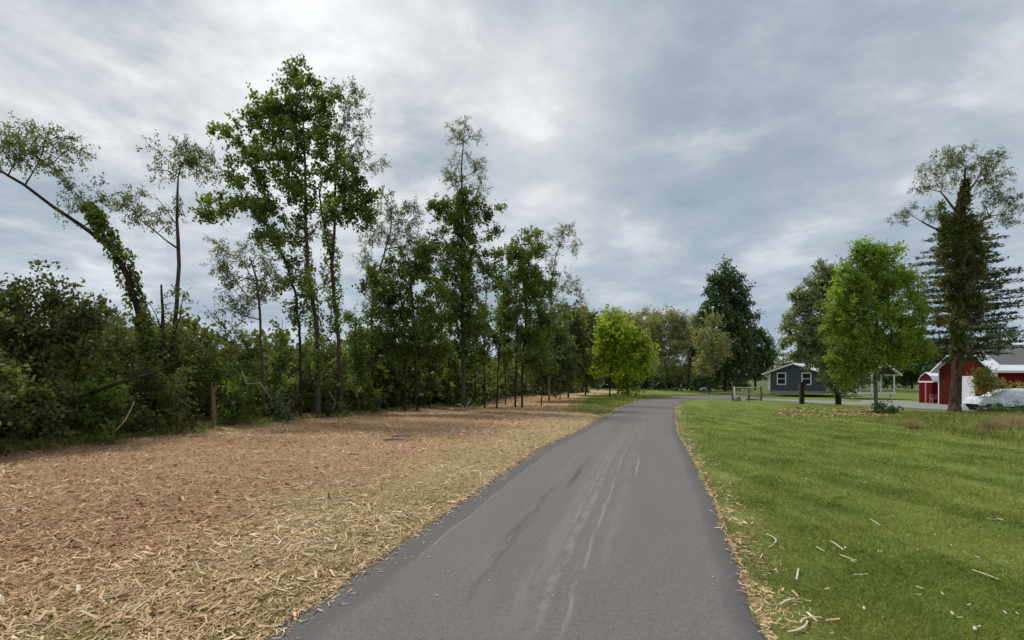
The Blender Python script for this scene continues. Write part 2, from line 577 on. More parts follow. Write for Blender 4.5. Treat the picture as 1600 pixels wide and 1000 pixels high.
def asphaltmat():
    m, T, b = material('asphalt')
    uv = T.node('ShaderNodeUVMap').outputs[0]          # x across the path in metres, y along it
    s = T.node('ShaderNodeSeparateXYZ'); T.l.new(uv, s.inputs[0])
    U, V = s.outputs[0], s.outputs[1]
    big = T.noise(T.mapping(uv, (1.2, 0.35, 1)), 1.0, 4, 0.6)
    grain = T.noise(uv, 170, 3, 0.8)
    agg = T.noise(uv, 60, 2, 0.6)
    mott = T.noise(uv, 24, 5, 0.75)
    c = T.ramp(big, [(0.3, (0.128, 0.116, 0.108)), (0.7, (0.160, 0.147, 0.137))])
    c = T.mix(0.55, c, T.ramp(grain, [(0.3, (0.045, 0.042, 0.041)), (0.52, (0.122, 0.112, 0.106)), (0.72, (0.25, 0.235, 0.225))]))
    c = T.mix(T.smooth(agg, 0.60, 0.72), c, (0.24, 0.225, 0.215))
    c = T.mix(T.smooth(agg, 0.38, 0.30), c, (0.05, 0.047, 0.046))
    c = T.mix(0.5, c, T.mix(1.0, c, T.ramp(mott, [(0.3, 0.62), (0.7, 1.42)]), 'MULTIPLY'))
    wob = T.math('MULTIPLY', T.math('SUBTRACT', T.noise(T.mapping(uv, (0, 0.22, 0)), 1.0, 2, 0.5), 0.5), 0.14)
    fine = T.math('MULTIPLY', T.math('SUBTRACT', T.noise(uv, 9, 4, 0.7), 0.5), 0.05)
    uu = T.math('ADD', U, T.math('ADD', wob, fine))
    # darker, less driven strip outside the seam line
    edge = T.math('ADD', T.smooth(uu, 0.42, 0.28), T.smooth(uu, 2.78, 2.92), clamp=True)
    c = T.mix(T.math('MULTIPLY', edge, 0.55), c, (0.074, 0.070, 0.072))

    def streak(at, wid, v0, v1, amt, col, seed, broken=0.45, along=0.5):
        nonlocal c
        a = T.math('ABSOLUTE', T.math('SUBTRACT', uu, at))
        k = T.smooth(a, wid, wid * 0.15)
        rg = T.math('MULTIPLY', T.smooth(V, v0 - 0.5, v0 + 0.7), T.smooth(V, v1 + 1.5, v1 - 1.5))
        nb = T.smooth(T.noise(T.mapping(uv, (5, along, 1), loc=(seed, seed * 1.7, 0)), 1.5, 4, 0.7), broken - 0.08, broken + 0.1)
        k = T.math('MULTIPLY', T.math('MULTIPLY', k, rg), T.math('MULTIPLY', nb, amt))
        c = T.mix(k, c, col)

    pale = (0.27, 0.257, 0.245)
    streak(0.36, 0.013, 2, 12, 0.6, pale, 1.3, 0.40)
    streak(1.60, 0.060, 1, 13, 0.42, pale, 4.1, 0.48, 1.6)
    streak(1.52, 0.020, 3, 11, 0.5, pale, 14.1, 0.50, 1.2)
    streak(1.78, 0.024, 1, 22, 0.5, pale, 6.2, 0.45, 0.8)
    streak(1.72, 0.014, 2, 18, 0.45, pale, 16.2, 0.50, 0.8)
    streak(1.45, 0.14, 1, 16, 0.20, pale, 9.2, 0.44)
    streak(1.95, 0.10, 2, 30, 0.16, pale, 2.2, 0.47)
    streak(2.08, 0.022, 7.0, 9.0, 0.8, pale, 3.3, 0.3)
    streak(0.95, 0.09, 2, 25, 0.16, pale, 7.9, 0.5)
    streak(1.20, 0.07, 5.6, 7.6, 0.9, (0.062, 0.062, 0.070), 5.5, 0.38, 0.7)
    streak(1.02, 0.09, 1.5, 5.2, 0.7, (0.060, 0.060, 0.067), 8.8, 0.5, 0.6)
    streak(1.05, 0.30, 14, 26, 0.45, (0.08, 0.08, 0.088), 12.8, 0.47, 0.7)
    T.put(b.inputs['Base Color'], c)
    b.inputs['Roughness'].default_value = 0.82
    b.inputs['Specular IOR Level'].default_value = 0.35
    bn = T.node('ShaderNodeBump'); bn.inputs['Strength'].default_value = 0.5; bn.inputs['Distance'].default_value = 0.006
    T.put(bn.inputs['Height'], grain); T.put(b.inputs['Normal'], bn.outputs[0])
    return m


M['asphalt'] = asphaltmat()
M['gravel'] = plain('driveway_gravel', (0.23, 0.235, 0.22), 0.95, 0.15, 5, 0.18, 0.4, 30)

# ------------------------------------------------------------------ ground, path, mulch bed
def axis(lo, hi, near, a):
    n = 150
    t = np.linspace(-1, 1, n)
    s = np.sinh(t * a) / np.sinh(a)
    return near + np.where(s < 0, -s * (lo - near), s * (hi - near))


gx = axis(-2200, 2200, 6, 6.0)
gy = axis(-300, 2600, 15, 6.0)
XX, YY = np.meshgrid(gx, gy)
ZZ = tz(XX, YY)
V = np.stack([XX, YY, ZZ], -1).reshape(-1, 3)
nx, ny = len(gx), len(gy)
ii, jj = np.meshgrid(np.arange(nx - 1), np.arange(ny - 1))
a0 = (jj * nx + ii).ravel()
Q = np.stack([a0, a0 + 1, a0 + nx + 1, a0 + nx], -1)
link('ground', mesh_np('ground', V, Q, smooth=True), M['lawn'], kind='structure')

LE = np.array([(-2.75, -2.0), (-2.05, 1.0), (-1.46, 3.4), (-1.11, 4.98), (-.83, 6.17), (-.43, 7.79), (.64, 12.4), (1.75, 15.8), (2.72, 19.1),
               (3.62, 22.1), (5.05, 26.8), (6.38, 31), (8.33, 36.7), (10.5, 42), (12.9, 45.4), (16.1, 48.2), (20.1, 49.2)])
RE = np.array([(0.55, -2.0), (1.02, 1.0), (1.54, 3.43), (1.81, 4.44), (2.15, 5.67), (2.55, 7.04), (3.43, 10.4), (4.72, 15.5), (5.9, 19.6), (7.2, 24),
               (8.2, 27.5), (9.1, 30.3), (10.4, 34.3), (11.9, 37.7), (14, 41), (16.7, 41.7), (20.0, 41.2)])


def resample(P_, n):
    d = np.concatenate([[0], np.cumsum(np.hypot(*np.diff(P_, axis=0).T))])
    t = np.linspace(0, d[-1], n)
    x = np.interp(t, d, P_[:, 0]); y = np.interp(t, d, P_[:, 1])
    k = np.ones(9) / 9
    xp = np.concatenate([np.full(4, x[0]) - np.arange(4, 0, -1) * (x[1] - x[0]), x, np.full(4, x[-1]) + np.arange(1, 5) * (x[-1] - x[-2])])
    yp = np.concatenate([np.full(4, y[0]) - np.arange(4, 0, -1) * (y[1] - y[0]), y, np.full(4, y[-1]) + np.arange(1, 5) * (y[-1] - y[-2])])
    return np.stack([np.convolve(xp, k, 'valid'), np.convolve(yp, k, 'valid')], -1)


NP_ = 420
LE[:, 0] -= 0.08 * (LE[:, 1] < 13)
RE[:, 0] += 0.06 * (RE[:, 1] < 12)
Lr, Rr = resample(LE, NP_), resample(RE, NP_)
jl = (vnoise(Lr[:, 0], Lr[:, 1], 0.35, 1) - 0.5) * 0.07 + (vnoise(Lr[:, 0], Lr[:, 1], 1.6, 2) - 0.5) * 0.08
jr = (vnoise(Rr[:, 0], Rr[:, 1], 0.3, 4) - 0.5) * 0.07 + (vnoise(Rr[:, 0], Rr[:, 1], 1.4, 5) - 0.5) * 0.08
nrm = Rr - Lr
nrm /= np.linalg.norm(nrm, axis=1)[:, None]
Le, Re = Lr + nrm * jl[:, None], Rr + nrm * jr[:, None]
mid = (Lr + Rr) / 2
arc = np.concatenate([[0], np.cumsum(np.hypot(*np.diff(mid, axis=0).T))])
cols_t = [-0.02, 0, 0.03, 0.08, 0.2, 0.35, 0.5, 0.65, 0.8, 0.92, 0.97, 1.0, 1.02]
V, UVv = [], []
for i in range(NP_):
    for k, t in enumerate(cols_t):
        p = Le[i] * (1 - t) + Re[i] * t
        crown = 0.030 + 0.02 * (1 - (2 * t - 1) ** 2)
        z = float(tz(p[0], p[1])) + (crown if 0 < k < len(cols_t) - 1 else -0.03)
        if k in (1, len(cols_t) - 2): z -= 0.012
        V.append((p[0], p[1], z)); UVv.append((t * 3.0, arc[i] - 4.5))
nc = len(cols_t)
Q = []
for i in range(NP_ - 1):
    for k in range(nc - 1):
        a = i * nc + k
        Q.append((a, a + 1, a + nc + 1, a + nc))
me = mesh_np('path', np.array(V), np.array(Q), smooth=True)
uvl = me.uv_layers.new(name='UVMap')
UVv = np.array(UVv, dtype=np.float32)
uvl.data.foreach_set('uv', UVv[np.array(Q).ravel()].ravel())
link('path', me, M['asphalt'], kind='structure')


def sheet(name, pix_top, pix_bot, mat, n=60, lift=0.02, **kw):
    """a strip of surface between two ground lines, on the terrain"""
    A = resample(np.array([G(u, v)[:2] for u, v in pix_top]), n)
    B = resample(np.array([G(u, v)[:2] for u, v in pix_bot]), n)
    V, Q = [], []
    cs = 7
    for i in range(n):
        for k in range(cs):
            t = k / (cs - 1)
            p = A[i] * (1 - t) + B[i] * t
            V.append((p[0], p[1], float(tz(p[0], p[1])) + lift))
    for i in range(n - 1):
        for k in range(cs - 1):
            a = i * cs + k
            Q.append((a, a + cs, a + cs + 1, a + 1))
    return link(name, mesh_np(name, np.array(V), np.array(Q), smooth=True), mat, **kw)


sheet('side_path', [(1136, 617.9), (1165, 620), (1200, 622.8), (1250, 625), (1300, 626.6), (1362, 629)],
      [(1136, 623.8), (1165, 625), (1200, 626.4), (1250, 628.6), (1300, 630.6), (1362, 633.6)], M['gravel'], lift=0.016, kind='structure')
sheet('driveway', [(1345, 625.5), (1400, 626), (1440, 628.5), (1480, 631), (1540, 633), (1660, 636)],
      [(1345, 632), (1400, 636), (1440, 639), (1480, 641.5), (1540, 643.5), (1660, 647)], M['gravel'], lift=0.022, kind='structure')

# mulch bed
HB = np.array([G(u, v)[:2] for u, v in [(-140, 728), (0, 712), (60, 703), (150, 694), (250, 682), (330, 672), (400, 661), (500, 654), (600, 643),
                                        (700, 636), (740, 628), (800, 621), (870, 616), (930, 611.5), (960, 610)]])
HB = np.vstack([[(-13.5, 4.0)], HB]) if HB[0, 1] > 4 else HB
hb_y = HB[:, 1]; hb_x = HB[:, 0]
order = np.argsort(hb_y); hb_y, hb_x = hb_y[order], hb_x[order]


def hedge_x(y): return np.interp(y, hb_y, hb_x)


mr_y = np.concatenate([LE[LE[:, 1] < 24][:, 1], [27.9, 46, 66]])
mr_x = np.concatenate([LE[LE[:, 1] < 24][:, 0], [3.44, 6.6, 14.0]])


def mulch_xr(y): return np.interp(y, mr_y, mr_x)


def path_xl(y): return np.interp(y, LE[:, 1], LE[:, 0])


def path_xr(y): return np.interp(y, RE[:13, 1], RE[:13, 0])


def bed_h(x, y):
    z = tz(x, y)
    d = mulch_xr(y) - x
    z = z + 0.028 * sstep(d, 0.0, 0.4) + sstep(d, 0.2, 3) * ((vnoise(x, y, 0.45, 6) - 0.4) * 0.05 + (vnoise(x, y, 2.2, 7) - 0.3) * 0.10)
    z = z + 0.05 * sstep(hedge_x(y) + 2.2 - x, 0, 2.4) * sstep(y, 3, 8)   # slight bank at the foot of the hedge
    return z


ys = np.concatenate([np.linspace(-2, 16, 220), np.linspace(16.1, 66, 160)])
ss = np.concatenate([np.linspace(0, 0.25, 26), np.linspace(0.265, 1, 60)])
Yg, Sg = np.meshgrid(ys, ss, indexing='ij')
xr = mulch_xr(Yg) + 0.06 + (vnoise(Yg, Yg * 0, 0.5, 9) - 0.5) * 0.12
xl = np.minimum(hedge_x(Yg) - 3.5, xr - 0.5)
Xg = xr + (xl - xr) * Sg
Zg = bed_h(Xg, Yg) + 0.008
V = np.stack([Xg, Yg, Zg], -1).reshape(-1, 3)
n1_, n2_ = Yg.shape
ii, jj = np.meshgrid(np.arange(n2_ - 1), np.arange(n1_ - 1))
a0 = (jj * n2_ + ii).ravel()
Q = np.stack([a0, a0 + n2_, a0 + n2_ + 1, a0 + 1], -1)
me = mesh_np('mulch_bed', V, Q, smooth=True)
uvl = me.uv_layers.new(name='UVMap')
uvd = np.stack([(xr - Xg).ravel(), Yg.ravel()], -1).astype(np.float32)
uvl.data.foreach_set('uv', uvd[Q.ravel()].ravel())
link('mulch_bed', me, M['bed'], kind='structure')


def unit(v):
    return v / np.maximum(np.linalg.norm(v, axis=-1, keepdims=True), 1e-9)


def quads_from(c, ax, sd_, l, w, fold=None):
    """rhombic leaves / chips: centre c, axis ax, side sd_, length l, width w"""
    a = c - ax * l[:, None] * 0.5
    b = c + ax * l[:, None] * 0.5
    m = c - ax * l[:, None] * 0.06
    s1 = m + sd_ * w[:, None] * 0.5
    s2 = m - sd_ * w[:, None] * 0.5
    if fold is not None:
        s1 = s1 + fold; s2 = s2 + fold
    V = np.stack([a, s1, b, s2], 1).reshape(-1, 3)
    Q = np.arange(len(c) * 4).reshape(-1, 4)
    return V, Q


def bars_from(c, ax, sd_, l, w):
    a = ax * l[:, None] * 0.5; b = sd_ * w[:, None] * 0.5
    V = np.stack([c - a - b * 0.7, c - a * 0.9 + b, c + a + b * 0.6, c + a * 0.85 - b], 1).reshape(-1, 3)
    return V, np.arange(len(c) * 4).reshape(-1, 4)


def rand_tilt(n, maxdeg):
    az = rng.uniform(0, 2 * np.pi, n)
    el = np.radians(rng.normal(0, maxdeg / 2, n))
    ax = np.stack([np.cos(az) * np.cos(el), np.sin(az) * np.cos(el), np.sin(el)], -1)
    roll = np.radians(rng.normal(0, 25, n))
    side = unit(np.cross([0, 0, 1], ax)); up = np.cross(ax, side)
    return ax, side * np.cos(roll)[:, None] + up * np.sin(roll)[:, None]


def in_view(x, y, m=1.0):
    return (np.abs(x) < y * 1.02 + m)


# chips
N = 255000
y = 1.9 * (44 / 1.9) ** rng.uniform(0, 1, N) ** 1.12
lo = np.maximum(-y * 1.05 - 1.2, hedge_x(y) - 0.9)
xrr = mulch_xr(y) + 0.03
x = lo + (xrr - lo) * rng.uniform(0, 1, N)
keep = x < xrr
x, y = x[keep], y[keep]; n = len(x)
d = mulch_xr(y) - x
dn = d + (vnoise(x, y, 1.2, 12) - 0.5) * 2.2 + rng.normal(0, 0.35, n)
dry = 1 - sstep(dn, 1.1, 3.0)
l = np.exp(rng.normal(np.log(0.026), 0.6, n)) * (1 + y * 0.035)
l = np.clip(l, 0.010, 0.13) * (1 + 0.25 * dry)
w = l * np.where(dry > 0.5, rng.uniform(0.06, 0.17, n), rng.uniform(0.09, 0.27, n))
w = np.maximum(w, 0.0018 * np.maximum(1, y / 3.5))
ax, sd_ = rand_tilt(n, 30)
z = bed_h(x, y) + 0.008 + np.abs(rng.normal(0.006, 0.009, n)) + 0.2 * l * np.abs(ax[:, 2])
rv = np.clip(rng.beta(2.2, 2.2, n) * 0.8 + (vnoise(x, y, 0.5, 14) - 0.5) * 0.28 + (vnoise(x, y, 1.7, 15) - 0.5) * 0.25 + (l > 0.07) * 0.12 + 0.08, 0, 1)
gaps = vnoise(x, y, 0.28, 21) * 0.5 + vnoise(x, y, 0.8, 22) * 0.5   # green shows through near the path
k2 = ~((dry > 0.5) & (gaps > 0.60) & (rng.uniform(0, 1, n) < 0.6))
V, Q = bars_from(np.stack([x, y, z], -1)[k2], ax[k2], sd_[k2], l[k2], w[k2])
link('wood_chips', mesh_np('wood_chips', V, Q, {'rnd': rv[k2], 'dry': dry[k2]}), M['chip'], kind='stuff',
     label='shredded wood chip mulch spread over the ground left of the path', category='wood chips')
print('chips', len(Q))


# chips and straw spilt onto the asphalt edges
N = 15000
y = 2.0 * (40 / 2.0) ** rng.uniform(0, 1, N)
sideL = rng.uniform(0, 1, N) < 0.74
off = rng.exponential(0.055, N) - 0.03
x = np.where(sideL, path_xl(y) + off, path_xr(y) - off * 0.5 + 0.02)
l = np.clip(np.exp(rng.normal(np.log(0.024), 0.5, N)) * (1 + y * .03), .008, .09); w = np.maximum(l * rng.uniform(.08, .25, N), .0018 * np.maximum(1, y / 3.5))
ax, sd_ = rand_tilt(N, 14)
V, Q = bars_from(np.stack([x, y, tz(x, y) + 0.040 + rng.uniform(0, 0.008, N)], -1), ax, sd_, l, w)
link('edge_litter', mesh_np('edge_litter', V, Q, {'rnd': rng.uniform(0.0, 0.95, N), 'dry': rng.uniform(0.3, 1, N)}), M['chip'], kind='stuff',
     label='loose chips spilt over both edges of the asphalt path', category='wood chips')

# straw and bark crumbs on the verge right of the path
N = 8000
y = 2.0 * (34 / 2.0) ** rng.uniform(0, 1, N)
x = path_xr(y) + np.abs(rng.normal(0, 0.24, N)) - 0.01
k = vnoise(x, y, 0.35, 35) > 0.42
x, y = x[k], y[k]; n = len(x)
l = np.clip(np.exp(rng.normal(np.log(0.03), 0.5, n)) * (1 + y * .03), .01, .12); w = np.maximum(l * rng.uniform(.06, .2, n), .0022 * np.maximum(1, y / 3.5))
ax, sd_ = rand_tilt(n, 24)
V, Q = bars_from(np.stack([x, y, tz(x, y) + rng.uniform(0.004, 0.022, n)], -1), ax, sd_, l, w)
link('verge_straw', mesh_np('verge_straw', V, Q, {'rnd': rng.uniform(0.1, 0.95, n), 'dry': np.ones(n)}), M['chip'], kind='stuff',
     label='dry straw litter along the right path edge', category='straw')


# grass: short blades, two triangles each (bent)
def blades(name, x, y, h, w, dryv, lean=0.5, z0=None, mat=None, **kw):
    n = len(x)
    az = rng.uniform(0, 2 * np.pi, n)
    d1 = np.stack([np.cos(az), np.sin(az), np.zeros(n)], -1)
    sa = rng.uniform(0, 2 * np.pi, n)
    s = np.stack([np.cos(sa), np.sin(sa), np.zeros(n)], -1)
    base = np.stack([x, y, (tz(x, y) if z0 is None else z0) - 0.003], -1)
    ln = np.abs(rng.normal(0, lean, n))[:, None]
    mid_ = base + (np.array([0, 0, 1]) + d1 * ln * 0.4) * (h[:, None] * 0.55)
    tip = base + (np.array([0, 0, 1]) * (1 - 0.25 * np.minimum(ln, 2)) + d1 * ln) * h[:, None]
    V = np.stack([base - s * w[:, None] / 2, base + s * w[:, None] / 2, mid_ + s * w[:, None] * 0.4, tip], 1).reshape(-1, 3)
    Q = np.arange(n * 4).reshape(-1, 4)
    rv = np.clip(rng.normal(0.5, 0.22, n), 0, 1)
    me = mesh_np(name, V, Q, {'rnd': rv, 'dry': dryv})
    return link(name, me, mat or M['blades'], **kw)


MEAD = np.array([(11.0, 11.0), (11.6, 12.3), (12.6, 16.5), (13.2, 20.5), (15.0, 22.5), (22, 23.5), (40, 24)])   # lower-left edge of the long grass


def in_meadow(x, y):
    ex = np.interp(y, [8, 11, 12.3, 16.5, 20.5, 22.6], [10.6, 11.0, 11.6, 12.6, 13.2, 15.5])
    return (x > ex) & (y < 23.3)


N = 215000
y = 1.9 * (34 / 1.9) ** rng.uniform(0, 1, N) ** 1.12
xa = path_xr(y) + 0.02
xb = y * 1.03 + 1.0
x = xa + (xb - xa) * rng.uniform(0, 1, N)
k = (xb > xa) & ~in_meadow(x, y) & (rng.uniform(0, 1, N) > sstep(y, 16, 34))
x, y = x[k], y[k]; n = len(x)
d = x - path_xr(y)
vg = 1 - sstep(d + (vnoise(x, y, 0.35, 31) - 0.5) * 0.45, 0.12, 0.62)
tall = vnoise(x, y, 0.6, 33)
h = rng.uniform(0.018, 0.045, n) * (0.7 + 0.8 * tall) * (1 - 0.35 * vg) * (1 + y * 0.02)
w = np.maximum(0.0032, 0.0011 * y) * rng.uniform(0.7, 1.4, n)
dryv = np.clip(vg * rng.uniform(0.2, 1.1, n) + (rng.uniform(0, 1, n) < 0.05) * rng.uniform(0.3, 0.8, n), 0, 1)
blades('lawn_grass', x, y, h, w, dryv, 0.55, kind='stuff', label='short mown green lawn right of the path', category='grass')

# verge clumps and green sprigs showing through the straw left of the path
N = 60000
y = 2.0 * (40 / 2.0) ** rng.uniform(0, 1, N)
x = path_xl(y) - np.abs(rng.normal(0, 0.9, N)) - 0.02
k = (vnoise(x, y, 0.28, 21) * 0.5 + vnoise(x, y, 0.8, 22) * 0.5 > 0.54) | (x > path_xl(y) - 0.10)
k &= (rng.uniform(0, 1, N) > sstep(y, 4.5, 9) * 0.96)
x, y = x[k], y[k]; n = len(x)
blades('verge_grass', x, y, rng.uniform(0.015, 0.04, n) * (1 + y * 0.02), np.maximum(0.003, 0.001 * y), rng.uniform(0, 0.55, n) ** 1.5, 0.6,
       z0=bed_h(x, y) + 0.006, kind='stuff', label='green and yellow grass sprigs along the left path edge', category='grass')
# weeds and dead stalks where the mulch meets the hedge
N = 16000
y = 7 * (60 / 7) ** rng.uniform(0, 1, N)
x = hedge_x(y) + rng.normal(0.25, 0.42, N)
k = vnoise(x, y, 0.7, 91) > 0.40
x, y = x[k], y[k]; n = len(x)
blades('hedge_foot_weeds', x, y, rng.uniform(0.05, 0.24, n) * (0.4 + vnoise(x, y, 1.1, 92)), np.maximum(0.007, 0.0011 * y) * rng.uniform(.7, 1.6, n),
       (rng.uniform(0, 1, n) < 0.4) * rng.uniform(0.3, 1, n), 0.6, z0=bed_h(x, y), kind='stuff', label='weeds and dead stalks along the foot of the tangled hedge', category='weeds')
# grass wedge left of the path at the bend
N = 22000
y = rng.uniform(25, 52, N); xa, xb = mulch_xr(y) - 0.8, path_xl(y)
x = xa + (xb - xa) * rng.uniform(0, 1, N)
k = x < path_xl(y) - 0.05
x, y = x[k], y[k]; n = len(x)
blades('bend_grass', x, y, rng.uniform(0.05, 0.12, n), np.full(n, 0.035), np.where(rng.uniform(0, 1, n) < 0.12 + 0.5 * (y < 30), 0.8, 0.1), 0.5,
       kind='stuff', label='green grass on the outside of the path bend', category='grass')
# long grass on the right
N = 60000
y = rng.uniform(9.5, 23.2, N); x = rng.uniform(10.5, 27, N)
k = in_meadow(x, y) & in_view(x, y, 1.5)
x, y = x[k], y[k]; n = len(x)
edge = 0.35 + 0.65 * sstep(x - np.interp(y, [8, 11, 12.3, 16.5, 20.5, 22.6], [10.6, 11.0, 11.6, 12.6, 13.2, 15.5]), 0, 1.6)
h = rng.uniform(0.10, 0.30, n) * edge * (0.6 + 0.8 * vnoise(x, y, 1.0, 41))
blades('long_grass', x, y, h, np.maximum(0.008, 0.0012 * y) * rng.uniform(0.7, 1.5, n),
       (rng.uniform(0, 1, n) < 0.30) * rng.uniform(0.3, 0.8, n) * (vnoise(x, y, 1.2, 43) * 1.3), 0.35, kind='stuff',
       label='unmown long grass bordering the lawn by the big vine covered tree', category='long grass')

# dry mulch strip under the trees at the far side of the lawn
N = 9000
u = rng.uniform(1215, 1560, N)
vt = np.interp(u, [1215, 1250, 1360, 1470, 1560], [640, 637, 640, 645, 646])
vb = np.interp(u, [1215, 1250, 1360, 1470, 1560], [648, 653, 652, 658, 660])
Yt, Yb = F * H / (vt - HZ), F * H / (vb - HZ)
y = rng.uniform(0, 1, N) * (Yt - Yb) + Yb
x = (u - CU) / F * y
k = (vnoise(x, y, 0.9, 51) * .6 + vnoise(x, y, 0.35, 52) * .4 + rng.normal(0, .08, len(x)) > 0.47)
x, y = x[k], y[k]; n = len(x)
ax, sd_ = rand_tilt(n, 20)
l = rng.uniform(0.05, 0.16, n); w = l * rng.uniform(0.2, 0.5, n)
V, Q = bars_from(np.stack([x, y, tz(x, y) + rng.uniform(0.01, 0.05, n)], -1), ax, sd_, l, w)
link('chip_strip', mesh_np('chip_strip', V, Q, {'rnd': rng.uniform(0.0, 0.5, n), 'dry': rng.uniform(0.5, 1, n)}), M['chip'], kind='stuff',
     label='strip of brown chips under the trees at the far edge of the lawn', category='wood chips')

# ------------------------------------------------------------------ trees
def prisms(A, B, ra, rb, k=5):
    d = unit(B - A)
    ref = np.where(np.abs(d[:, 2:3]) > 0.8, np.array([[1.0, 0, 0]]), np.array([[0, 0, 1.0]]))
    s = unit(np.cross(d, ref)); t = np.cross(d, s)
    th = np.arange(k) * 2 * np.pi / k
    ring = s[:, None, :] * np.cos(th)[None, :, None] + t[:, None, :] * np.sin(th)[None, :, None]
    a = A[:, None, :] - d[:, None, :] * ra[:, None, None] * 0.25 + ring * ra[:, None, None]
    b = B[:, None, :] + d[:, None, :] * rb[:, None, None] * 0.25 + ring * rb[:, None, None]
    V = np.concatenate([a, b], 1).reshape(-1, 3)
    base = np.arange(len(A))[:, None] * 2 * k
    j = np.arange(k); j2 = (j + 1) % k
    Q = np.stack([base + j, base + j2, base + j2 + k, base + j + k], -1).reshape(-1, 4)
    return V, Q


def join(parts):
    Vs, Qs, o = [], [], 0
    for V, Q in parts:
        if len(V) == 0: continue
        Vs.append(V); Qs.append(Q + o); o += len(V)
    return np.concatenate(Vs), np.concatenate(Qs)


STY = {
    #            leaf l, w, jitter  twigs  twig length  leaves  den/m2  droop  up-bias
    'broad': dict(l=0.125, w=0.095, tw=8, tl=0.37, nl=13, den=8.8, droop=0.25, up=0.35),
    'dense': dict(l=0.105, w=0.072, tw=7, tl=0.45, nl=15, den=9.0, droop=0.25, up=0.25),
    'airy': dict(l=0.075, w=0.040, tw=6, tl=0.40, nl=18, den=8.5, droop=0.6, up=0.1),
    'far': dict(l=0.30, w=0.22, tw=6, tl=0.8, nl=9, den=2.3, droop=0.3, up=0.3),
    'farairy': dict(l=0.22, w=0.14, tw=6, tl=0.9, nl=10, den=2.1, droop=0.5, up=0.2),
}


def leaf_cloud(tips, outw, st, dmul=1.0):
    """sprays of leaves round each twig tip; returns verts, quads, rnd and twig segments"""
    tw, nl = st['tw'], max(3, int(round(st['nl'] * dmul)))
    n = len(tips)
    d = unit(rng.normal(0, 1, (n, tw, 3)) + outw[:, None, :] * 0.55 + np.array([0, 0, st['up']]))
    L = st['tl'] * rng.uniform(0.45, 1.15, (n, tw))
    a = np.repeat(tips[:, None, :], tw, 1) + rng.normal(0, st['tl'] * 0.25, (n, tw, 3))
    b = a + d * L[..., None]
    b[..., 2] -= st['droop'] * L * 0.25
    t = rng.uniform(0.08, 1.05, (n, tw, nl))
    c = a[:, :, None, :] + (b - a)[:, :, None, :] * t[..., None]
    c = c + rng.normal(0, st['l'] * 0.55, c.shape)
    c = c.reshape(-1, 3)
    m = len(c)
    ax = unit(np.repeat(d.reshape(-1, 3), nl, 0) * 0.7 + rng.normal(0, 0.75, (m, 3)) + np.array([0, 0, -st['droop']]))
    nm = unit(rng.normal(0, 0.65, (m, 3)) + np.array([0, 0, 0.8]))
    side = unit(np.cross(nm, ax))
    l = st['l'] * rng.uniform(0.6, 1.3, m); w = st['w'] * l / st['l']
    V, Q = quads_from(c, ax, side, l, w, fold=np.cross(ax, side) * (w * 0.18)[:, None])
    br = np.repeat(rng.uniform(0, 1, (n, 1, 1)), tw * nl, 0).reshape(-1)[:m]
    rv = np.clip(0.35 * br + 0.65 * rng.uniform(0, 1, m), 0, 1)
    return V, Q, rv, a.reshape(-1, 3), b.reshape(-1, 3)


def vine_leaves(pts, R, n, l=0.12, hang=0.3):
    """leaves of a climber wrapped round a trunk line; R radius per point"""
    pts = np.array(pts); R = np.array(R)
    seg = np.linalg.norm(np.diff(pts, axis=0), axis=1)
    cum = np.concatenate([[0], np.cumsum(seg)])
    t = rng.uniform(0, cum[-1], n)
    c = np.stack([np.interp(t, cum, pts[:, i]) for i in range(3)], -1)
    r = np.interp(t, cum, R) * (0.65 + 0.7 * vnoise(t * 2.2, rng.uniform(0, 0.5, n), 0.6, 77)) * rng.uniform(0.25, 1.0, n) ** 0.45
    az = rng.uniform(0, 2 * np.pi, n)
    rad = np.stack([np.cos(az), np.sin(az), np.zeros(n)], -1)
    r = r * (0.55 + 0.75 * vnoise(t, az * 0.35, 0.45, 79))
    c = c + rad * r[:, None] + rng.normal(0, 0.05, (n, 3))
    ax = unit(rng.normal(0, 0.6, (n, 3)) + rad * 0.5 + np.array([0, 0, -hang - 0.4]))
    nm = unit(rad + rng.normal(0, 0.5, (n, 3)) + np.array([0, 0, 0.5]))
    side = unit(np.cross(nm, ax))
    ll = l * rng.uniform(0.6, 1.3, n)
    V, Q = quads_from(c, ax, side, ll, ll * 0.8)
    kp = vnoise(t + 3, az * 0.4, 0.38, 80) > 0.30
    V = V.reshape(-1, 4, 3)[kp].reshape(-1, 3); n = int(kp.sum()); Q = np.arange(n * 4).reshape(-1, 4)
    return V, Q, rng.uniform(0, 1, n)


